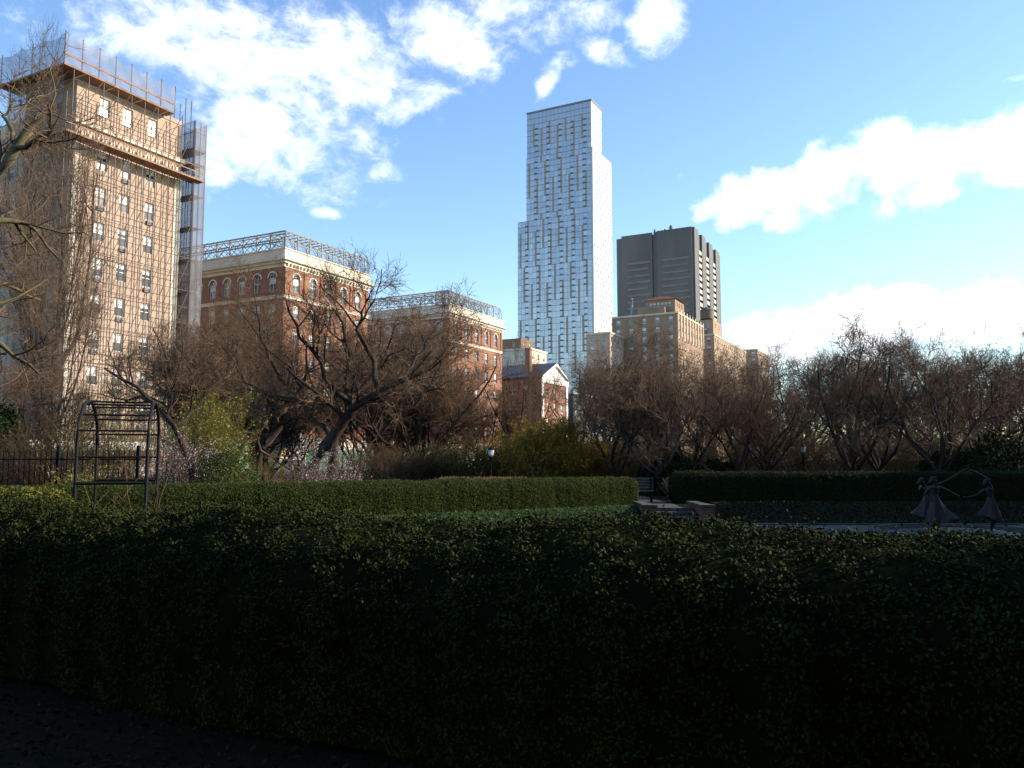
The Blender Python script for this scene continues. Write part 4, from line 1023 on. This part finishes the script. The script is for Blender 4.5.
# hand-shaped trees
def pxpath(pts, d, dj, seed):
    r = random.Random(seed); out = []; y = d
    for k, (x, yy) in enumerate(pts):
        y2 = d + dj*k/(len(pts)-1) + (r.uniform(-.15,.15) if k else 0); out.append(at(x, yy, y2))
    return out
def custom_tree(name, spec, d, label, seed, H=9, twig='twig', bark='bark', fine=1.0, tw_r=.007, droop=0, origin=None, up=.1):
    paths = [(pxpath(p, d, dj, seed+i), r0, r1) for i, (p, dj, r0, r1) in enumerate(spec)]
    o = paths[0][0][0].copy(); o[2] = 0
    paths = [([q-o for q in p], a, c) for p, a, c in paths]
    mm = make_tree_mesh(seed, H, paths=paths, twig=twig, bark=bark, fine=fine, tw_r=tw_r, droop=droop, up=up)
    return place_tree(name, mm, tuple(o), 0, 1.0, label)
custom_tree('crabapple_tree', [
 ([(308,500),(316,462),(330,436),(352,410),(380,392),(420,378),(452,352)], -1.5, .34, .03),
 ([(326,500),(334,455),(338,425),(350,402),(372,380),(390,350),(396,318)], 1.5, .26, .02),
 ([(330,436),(318,420),(300,405),(284,396),(262,392),(238,380)], 2, .13, .04),
 ([(352,410),(346,385),(352,352),(342,325),(332,308)], .5, .15, .035),
 ([(380,392),(372,360),(360,330),(364,312),(370,296)], -1, .14, .03),
 ([(350,402),(325,380),(312,350),(296,325),(286,300)], -2, .13, .03),
 ([(385,390),(410,372),(425,345),(438,322)], 2.0, .11, .03),
 ([(340,420),(360,400),(405,395),(440,388)], -2.5, .12, .03)], 34, 'big old leaning crabapple with twisted trunks in front of the nearer brick wing', 101, H=9, bark='bark', fine=1.4, tw_r=.008)
custom_tree('crabapple_tree', [
 ([(252,500),(256,468),(264,445),(276,425),(288,405),(286,385),(292,360)], 0, .24, .05),
 ([(268,438),(262,412),(250,395),(240,370),(238,345)], 1.5, .12, .03),
 ([(288,405),(302,390),(310,365),(302,335)], -1, .11, .03),
 ([(274,428),(290,420),(305,418),(318,428)], -1, .09, .03),
 ([(286,385),(270,360),(262,330),(256,305)], .5, .10, .03)], 36, 'smaller crabapple with reddish lit trunk just left of the big leaning one', 102, H=8, fine=1.3)
custom_tree('crabapple_tree', [
 ([(196,500),(188,450),(172,418),(150,399),(129,382),(104,368)], -1, .14, .03),
 ([(172,418),(168,398),(176,380),(180,362)], 1, .08, .02),
 ([(150,399),(138,398),(120,400),(108,392)], 1, .06, .02),
 ([(176,425),(196,410),(206,388)], 1, .07, .02)], 27, 'slender tree leaning left over the iron arch', 103, H=5, fine=.7)
custom_tree('bare_tree', [
 ([(-90,640),(-80,420),(-60,300),(-20,200),(17,148),(22,133),(44,118)], 0, .24, .04),
 ([(17,148),(8,130),(2,112),(14,100)], 1, .06, .02),
 ([(17,148),(40,138),(52,122),(48,105)], -1, .06, .02),
 ([(-60,300),(-20,225),(10,218),(35,232),(58,258)], 1, .10, .02),
 ([(-70,360),(-30,330),(10,350),(40,375)], 0, .10, .02),
 ([(-70,360),(-30,300),(8,285),(40,300)], 2, .10, .02)], 17, 'near tree at the left edge with yellow-green branches reaching into view', 104, H=5.5, bark='bark_light', twig='twig', fine=.55, tw_r=.004, droop=.01)
for x, d, yt, wx, rz in ((36, 62, 82, .36, 0),(44, 50, 250, .42, 4.0)):
    tr(x, d, yt, VB[0 if x == 36 else 1], 12, rz, {36:'tallest bare tree, screening the shaded side of the scaffolded building', 44:'narrow bare tree by the near corner of the scaffolded building'}[x], wx=wx)
# named trees of the row, left to right
NT = [
 (12, 40, 325, 2, 1.1, 'bare tree at the left edge rising behind the iron fence and conifer'),
 (58, 44, 372, 4, .9, 'low bare tree at the foot of the scaffolding, left of the iron arch'),
 (214, 44, 300, 1, .8, 'tall dense bare tree between the scaffolding and the nearer brick wing'),
 (262, 47, 312, 3, .8, 'dense bare tree behind the reddish-trunked crabapple'),
 (226, 46, 318, 0, .9, 'bare tree in front of the dark side of the nearer brick wing'),
 (412, 46, 292, 1, .9, 'dark-trunked bare tree left of the farther brick wing corner'),
 (385, 54, 345, 3, .9, 'broad low bare tree behind the street light'),
 (478, 52, 372, 2, .7, 'small bare tree in front of the sunlit face of the farther brick wing'),
 (520, 49, 342, 4, .55, 'thin curving bare tree left of the white gable'),
 (622, 41, 342, 2, 1.0, 'dark bare tree whose trunk rises straight behind the end of the curved hedge'),
 (658, 39, 350, 0, .95, 'spreading bare tree directly behind the brick steps'),
 (694, 43, 356, 3, .95, 'crooked bare tree just right of the brick steps'),
 (737, 41, 362, 1, .95, 'twin-branched bare tree in front of the far apartment row'),
 (768, 45, 358, 4, 1.0, 'bare tree left of the dark park lamp'),
 (850, 39, 333, 0, 1.05, 'big dark bare tree with forked trunk right of the dark park lamp'),
 (871, 44, 348, 2, 1.0, 'smaller bare tree close behind the big forked one'),
 (944, 38, 328, 3, 1.05, 'large bare tree behind the bronze dancers'),
 (974, 46, 338, 1, 1.0, 'bare tree just right of and behind the one above the bronze dancers'),
 (1018, 41, 330, 4, 1.0, 'bare tree at the right edge of the garden')]
for k, (x, d, yt, v, wx, lab) in enumerate(NT):
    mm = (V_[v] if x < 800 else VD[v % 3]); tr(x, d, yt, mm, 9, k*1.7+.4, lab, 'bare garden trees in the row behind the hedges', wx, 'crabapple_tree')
rk = random.Random(7); k = 0
for x in list(range(588, 1075, 29)):
    d = rk.uniform(56, 78); yt = rk.uniform(338, 356) + (12 if x < 640 else 26 if 675 < x < 775 else 0)
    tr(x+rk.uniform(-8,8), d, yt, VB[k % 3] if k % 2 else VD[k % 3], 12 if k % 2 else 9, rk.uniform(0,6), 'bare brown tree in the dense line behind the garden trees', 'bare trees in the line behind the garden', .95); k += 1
for x, yt in ((205,372),(238,350),(300,392),(356,380),(405,348),(430,352),(505,402),(380,330),(270,370),(220,330),(250,325),(395,318),(425,322),(462,412)):
    d = rk.uniform(48, 55); tr(x, d, yt, V_[k % 5], 9, rk.uniform(0,6), 'small bare tree by the avenue in front of the brick wings', 'small bare trees in front of the brick wings', 1.05); k += 1

# shade trees: the wooded slope beyond the right edge of the picture, and the tall evergreens there
def evergreen_mesh(seed, H, Rr, n, size):
    rng = np.random.default_rng(seed)
    z = rng.random(n)**.8; a = rng.uniform(0,6.28,n)
    rad = Rr*np.sin(np.clip(.12+z*1.0,0,1)*math.pi*.93)**.7*(1+.18*np.sin(a*5+z*14+seed)+.12*np.sin(a*9-z*23))
    q = np.sqrt(rng.random(n))
    P = np.stack([np.cos(a)*rad*q, np.sin(a)*rad*q, H*.10+z*H*.9], -1)
    Vl, Fl = leaf_quads(rng, P, np.stack([np.cos(a),np.sin(a),np.ones(n)*.6],-1), size, 1, .7)
    b = MB(); b.tube([(0,0,-.1),(.1,0,H*.3),(0,.1,H*.9)], [H*.03,H*.022,H*.005], 8)
    return b.mesh('trunk', M['bark']), np_mesh('crown', Vl, Fl, M['evergreen'])
EG = [evergreen_mesh(s, 14, 4.6, 9000, .55) for s in (1,2)]
re = random.Random(9); k = 0
for Yc in np.arange(-16, 39, 5.5):
    for row in (0, 1):
        Xc = 33 + row*7 + max(0, (Yc-30)*.75) + re.uniform(-1,1)
        s = re.uniform(.85, 1.15)*(1.0 if row == 0 else 1.2)*(1.0 if Yc < 22 else .74)
        place_tree('evergreen_tree', EG[k % 2], (Xc, Yc+re.uniform(-1,1), 0), re.uniform(0,6), s, 'dense dark evergreen tree on the wooded slope at the right of the garden', 'tree', 'evergreen trees right of the garden'); k += 1
for Xc in np.arange(-30, 31, 6.5):  # unseen evergreens added behind the camera to block sky light from the hedge
    for row in (0, 1):
        s = re.uniform(.9, 1.2)
        place_tree('evergreen_tree', EG[k % 2], (Xc+row*3+re.uniform(-1,1), -6.8-row*7+re.uniform(-1,1), 0), re.uniform(0,6), s, 'unseen dense evergreen tree added behind the camera to darken the foreground hedge', 'tree', 'evergreen trees added behind the camera for shade'); k += 1
# small evergreens seen in the picture
def ev(x, d, yt, rx, label, seed, n=9000, size=.16):
    p = at(x, 460, d); H = CAMZ + (460-yt)*d/F; return mound('evergreen_shrub', (p[0],d,0), rx, rx*.8, H, n, size, M['evergreen'], label, seed)
ev(1005, 37, 437, 2.6, 'dark rounded evergreen at the right edge behind the shaded hedge', 1)
ev(955, 39, 452, 1.9, 'dark low evergreen behind the bronze dancers', 2)
ev(672, 40, 456, 1.9, 'dark evergreen mound behind the park bench', 3)
ev(715, 44, 462, 2.2, 'low dark evergreen under the crooked trees right of the steps', 4)
ev(2, 30, 408, 1.1, 'dark green conifer at the left edge above the iron fence', 5)

# ------------------------------------------------------------------ SHRUBS
def sh(x, d, yt, rx, label, stem, leaf=None, nleaf=0, seed=1, nst=110, name='shrub', lsize=.06, **kw):
    p = at(x, 460, d); H = CAMZ + (460-yt)*d/F
    return shrub(name, (p[0],d,0), rx, rx*.8, H, nst, M[stem], label, M[leaf] if leaf else None, nleaf, lsize, seed, **kw)
sh(548, 42, 427, 3.0, 'tallest golden forsythia bush right of the white lantern', 'stem_yellow', 'forsythia', 20000, 1, 170, 'forsythia_bush', lsize=.12, only_outer=1.8)
sh(587, 44, 438, 2.2, 'low golden forsythia bush at the right end of the yellow clump', 'stem_yellow', 'forsythia', 9000, 2, 130, 'forsythia_bush', lsize=.12, only_outer=1.2)
sh(518, 45, 438, 2.6, 'olive-gold bush just behind the white lantern', 'stem_yellow', 'forsythia', 6000, 3, 170, 'forsythia_bush', lsize=.08)
sh(468, 43, 442, 2.6, 'olive twiggy bush left of the white lantern', 'stem_yellow', 'olive', 9000, 4, 230, lsize=.09)
sh(430, 43, 448, 2.4, 'brown twiggy bush between the lantern and the leaning crabapple', 'stem', 'olive', 7000, 5, 230, lsize=.09)
sh(385, 42, 445, 2.8, 'reddish brown twiggy bush right of the leaning crabapple', 'stem', 'olive', 2500, 6, 240)
sh(355, 44, 450, 2.0, 'low brown bush under the leaning crabapple', 'stem', None, 0, 7, 110)
sh(640, 42, 440, 2.4, 'brown-olive bush behind the gap in the hedges', 'stem', 'olive', 3500, 8, 130)
sh(700, 50, 446, 2.4, 'dull golden bush under the crooked tree right of the steps', 'stem_yellow', 'olive', 4000, 9, 110)
sh(212, 29.5, 398, 1.35, 'tall yellow-green leafing shrub right of the iron arch', 'stem_yellow', 'newleaf', 7500, 10, 110, lsize=.075, upright=.2, spread=.25)
sh(190, 34, 418, 1.0, 'lower yellow-green shrub between the arch and the tall leafing one', 'stem_yellow', 'newleaf', 3600, 11, 70, lsize=.07, spread=.25)
sh(110, 24, 402, 1.2, 'loose yellow-green shrub seen through the iron arch', 'stem', 'newleaf', 1800, 12, 70, upright=.15, spread=.3)
sh(86, 22, 466, .55, 'small bright yellow-green shrub by the left foot of the iron arch', 'stem_yellow', 'newleaf', 900, 13, 30)
sh(60, 26, 420, 2.0, 'brown twiggy shrub behind the iron fence', 'stem', 'olive', 3400, 14, 190)
sh(20, 27, 425, 1.8, 'olive-brown shrub at the left edge behind the iron fence', 'stem', 'olive', 2600, 15, 110)
sh(140, 30, 432, 1.5, 'brown shrub behind the right side of the iron arch', 'stem', 'olive', 900, 16, 90)
sh(180, 27, 428, 1.15, 'bush covered in pale pink-white blossom right of the iron arch', 'stem', 'blossom', 4200, 17, 90, 'blossom_bush', .045, spread=.6)
sh(322, 31, 449, 1.4, 'spreading bush with white blossom under the leaning crabapple', 'stem', 'blossom', 2600, 18, 90, 'blossom_bush', .05, spread=.9)
sh(268, 30, 455, .9, 'small olive bush right of the rounded green shrub', 'stem_yellow', 'olive', 2000, 19, 60)
p = at(232, 460, 27); mound('green_shrub', (p[0]-.1,27,0), 1.15, 1.0, CAMZ+(460-449)*27/F, 9000, .07, M['green_bush'], 'rounded bright green shrub between blossom bush and crabapple', 7)
p = at(198, 460, 29); mound('green_shrub', (p[0]+.3,29,0), .8, .8, 1.9, 4500, .07, M['green_bush'], 'smaller green shrub tucked behind the pale blossom bush', 8)
xs_b = list(range(720, 1050, 26))
for k, x in enumerate(xs_b):
    sh(x, 50+4*(k % 2), 420 + (k*7 % 14), 2.8, 'low brown undergrowth bush beneath the bare trees on the right', 'stem', 'olive', 3800, 30+k, 160, 'undergrowth_bush', lsize=.09, group='undergrowth bushes under the right-hand trees')
for k, x in enumerate((590, 610, 660, 680)):
    sh(x, 47, 440+k*3, 2.4, 'low brown undergrowth bush behind the brick steps', 'stem', 'olive', 3500, 60+k, 150, 'undergrowth_bush', lsize=.09, group='undergrowth bushes behind the steps')
# ornamental dry grass strip
rng = np.random.default_rng(77)
def tuft(x0, x1, d, h, n, label):
    a = at(x0,460,d)[0]; c = at(x1,460,d)[0]
    st = np.stack([rng.uniform(a,c,n), d+rng.uniform(-.5,.5,n), np.zeros(n)], -1); dd = np.stack([rng.normal(size=n)*.25, rng.normal(size=n)*.25, np.ones(n)], -1)
    g = walk(rng, st, dd, h*rng.uniform(.7,1.1,n), 5, .1, -.03, np.full(n,.012), np.full(n,.006)); V, Fq = tubes_np([g], 3)
    tag(link('dry_grass', np_mesh('dry_grass', V, Fq, M['drygrass'])), label, 'grass', kind='stuff')
tuft(441, 524, 33, .98, 5000, 'strip of dry pinkish grass behind the curved hedge below the lantern')
tuft(272, 284, 29, 1.0, 700, 'tuft of rusty dry grass beside the white blossom bush')
tuft(670, 760, 36, .95, 3500, 'strip of dry brown grass behind the left end of the shaded hedge')

# ------------------------------------------------------------------ LIGHT, SKY, CAMERA
sc_ = bpy.context.scene
sd = Vector((math.sin(SUN_AZ)*math.cos(SUN_EL), math.cos(SUN_AZ)*math.cos(SUN_EL), math.sin(SUN_EL)))
l = bpy.data.lights.new('sun', 'SUN'); l.energy = 4.4; l.angle = R(.55); l.color = (1, .84, .66)
lo = bpy.data.objects.new('sun', l); C.objects.link(lo); lo.rotation_euler = (-sd).to_track_quat('-Z', 'Y').to_euler()
w = bpy.data.worlds.new('World'); sc_.world = w; w.use_nodes = True; nt = w.node_tree; N = nt.nodes; L = nt.links
N.clear(); outw = N.new('ShaderNodeOutputWorld')
sky = N.new('ShaderNodeTexSky'); sky.sky_type = 'NISHITA'; sky.sun_disc = False; sky.sun_elevation = SUN_EL; sky.sun_rotation = SUN_AZ
sky.air_density = 1.0; sky.dust_density = .3; sky.ozone_density = 1.6
bg1 = N.new('ShaderNodeBackground'); bg1.inputs[1].default_value = .15; 
tc = N.new('ShaderNodeTexCoord'); sp = N.new('ShaderNodeSeparateXYZ'); L.new(tc.outputs['Generated'], sp.inputs[0])
tint = N.new('ShaderNodeMapRange'); tint.data_type = 'FLOAT_VECTOR'
sx_ = N.new('ShaderNodeCombineXYZ')
for q_ in range(3): L.new(sp.outputs[2], sx_.inputs[q_])
L.new(sx_.outputs[0], tint.inputs[6])
tint.inputs[7].default_value = (.0,.0,.0); tint.inputs[8].default_value = (.55,.55,.55); tint.inputs[9].default_value = (1.0,1.06,.98); tint.inputs[10].default_value = (.86,1.0,1.18)
vm = N.new('ShaderNodeVectorMath'); vm.operation = 'MULTIPLY'; L.new(sky.outputs[0], vm.inputs[0]); L.new(tint.outputs[1], vm.inputs[1]); L.new(vm.outputs[0], bg1.inputs[0])
def mth(op, a, b_=None, c=None, clamp=False):
    n = N.new('ShaderNodeMath'); n.operation = op; n.use_clamp = clamp
    for i_, v in enumerate((a, b_, c)):
        if v is None: continue
        if isinstance(v, (int, float)): n.inputs[i_].default_value = v
        else: L.new(v, n.inputs[i_])
    return n.outputs[0]
az = mth('ARCTAN2', sp.outputs[0], sp.outputs[1]); el = mth('ARCSINE', sp.outputs[2])
cmb = N.new('ShaderNodeCombineXYZ'); L.new(az, cmb.inputs[0]); L.new(el, cmb.inputs[1])
def dirpx(x, y):
    r = ray(x, y); r = r/np.linalg.norm(r); return math.atan2(r[0], r[1]), math.asin(r[2])
def noise(scale, detail, rough, vec, dist=0):
    n = N.new('ShaderNodeTexNoise'); n.inputs['Scale'].default_value = scale; n.inputs['Detail'].default_value = detail; n.inputs['Roughness'].default_value = rough; n.inputs['Distortion'].default_value = dist
    L.new(vec, n.inputs['Vector']); return n.outputs[0]
def mapv(sx, sy, rot=0, loc=(0,0,0)):
    m = N.new('ShaderNodeMapping'); m.inputs['Scale'].default_value = (sx,sy,1); m.inputs['Rotation'].default_value = (0,0,rot); m.inputs['Location'].default_value = loc
    L.new(cmb.outputs[0], m.inputs[0]); return m.outputs[0]
def blob(x, y, rx, ry, rot=0, amp=1.0):
    a, e = dirpx(x, y); m = N.new('ShaderNodeMapping'); m.vector_type = 'TEXTURE'
    m.inputs['Location'].default_value = (a, e, 0); m.inputs['Rotation'].default_value = (0,0,R(rot)); m.inputs['Scale'].default_value = (rx/F, ry/F, 1)
    L.new(cmb.outputs[0], m.inputs[0]); v = N.new('ShaderNodeVectorMath'); v.operation = 'LENGTH'; L.new(m.outputs[0], v.inputs[0])
    mr = N.new('ShaderNodeMapRange'); mr.interpolation_type = 'SMOOTHSTEP'; mr.inputs[1].default_value = 1.35; mr.inputs[2].default_value = .15; mr.inputs[3].default_value = 0; mr.inputs[4].default_value = amp
    L.new(v.outputs['Value'], mr.inputs[0]); return mr.outputs[0]
soft = [(150,25,120,50,0,.62),(300,150,100,60,-30,.6),(470,60,60,40,0,.62),(385,170,30,20,0,.5),(250,60,140,70,-10,.8),(400,110,40,20,20,.6),(210,100,50,50,0,.55),(280,95,130,60,-35,.75),(250,130,75,60,0,.8),(345,60,110,50,-15,.75),(440,35,70,40,-10,.9),(225,45,110,50,0,.7),(130,20,80,35,0,.45),(560,20,90,28,5,.7),(600,48,45,16,-20,.6),(655,22,40,32,30,.95),(548,82,30,13,50,.66),(560,62,28,14,20,.6),(500,5,60,25,0,.7),(430,95,50,22,25,.6),(326,213,26,9,0,.7),(215,165,30,35,0,.7),(360,140,60,35,-20,.5),(40,40,60,50,0,.35),(600,50,18,14,0,.8),(1015,78,22,5,0,.5)]
hard = [(900,345,330,34,0,.8),(760,195,62,42,15,1),(720,205,40,20,10,.7),(830,175,55,45,20,1),(890,160,50,48,0,1),(945,155,60,40,0,1),(1010,145,50,42,0,1),(1080,140,90,50,0,1),(920,195,60,25,0,.8),(775,220,38,22,0,.9),(870,320,150,38,0,1),(960,320,130,40,0,1),(1050,320,120,48,0,1),(760,330,70,22,0,.7),(820,300,60,18,0,.6)]
def acc(lst):
    o = None
    for b_ in lst:
        v = blob(*b_); o = v if o is None else mth('MAXIMUM', o, v)
    return o
nS = mth('ADD', mth('MULTIPLY', noise(12, 9, .66, mapv(1,1.6,R(25)), .5), .55), mth('MULTIPLY', noise(30, 9, .65, mapv(1,1.4,R(25)), .3), .45))
nH = mth('ADD', mth('MULTIPLY', noise(8, 8, .55, mapv(1,1.2), .25), .5), mth('MULTIPLY', noise(21, 9, .66, mapv(1,1), .3), .5))
def thr(v, a, b_):
    mr = N.new('ShaderNodeMapRange'); mr.interpolation_type = 'SMOOTHSTEP'; mr.inputs[1].default_value = a; mr.inputs[2].default_value = b_; L.new(v, mr.inputs[0]); return mr.outputs[0]
# thin veil of general cloud elsewhere so other views have a sky too
cs_ = thr(mth('ADD', nS, mth('MULTIPLY', acc(soft), .42)), .60, .98)
ch_ = thr(mth('ADD', nH, mth('MULTIPLY', acc(hard), .36)), .635, .86)
dens = mth('MAXIMUM', mth('MULTIPLY', cs_, .95), ch_)
shade = thr(noise(14, 6, .6, mapv(1,1.3,0,(.01,.02,0))), .35, .65)
cm = N.new('ShaderNodeMix'); cm.data_type = 'RGBA'; cm.inputs[6].default_value = (1.02,1.02,1.03,1); cm.inputs[7].default_value = (.80,.84,.90,1); L.new(shade, cm.inputs[0])
bg2 = N.new('ShaderNodeBackground'); bg2.inputs[1].default_value = 1.0; L.new(cm.outputs[2], bg2.inputs[0])
ms = N.new('ShaderNodeMixShader'); L.new(dens, ms.inputs[0]); L.new(bg1.outputs[0], ms.inputs[1]); L.new(bg2.outputs[0], ms.inputs[2]); L.new(ms.outputs[0], outw.inputs[0])
cd = bpy.data.cameras.new('camera'); cd.sensor_width = 36; cd.lens = F*36/1024; cd.clip_end = 6000; cd.clip_start = .05
co = bpy.data.objects.new('camera', cd); C.objects.link(co); co.location = (0,0,CAMZ); co.rotation_euler = (math.pi/2+PITCH, 0, 0); sc_.camera = co
sc_.view_settings.view_transform = 'Standard'; sc_.view_settings.look = 'None'; sc_.view_settings.exposure = 0.88; sc_.view_settings.gamma = 1
sc_.cycles.max_bounces = 5; sc_.cycles.transparent_max_bounces = 12
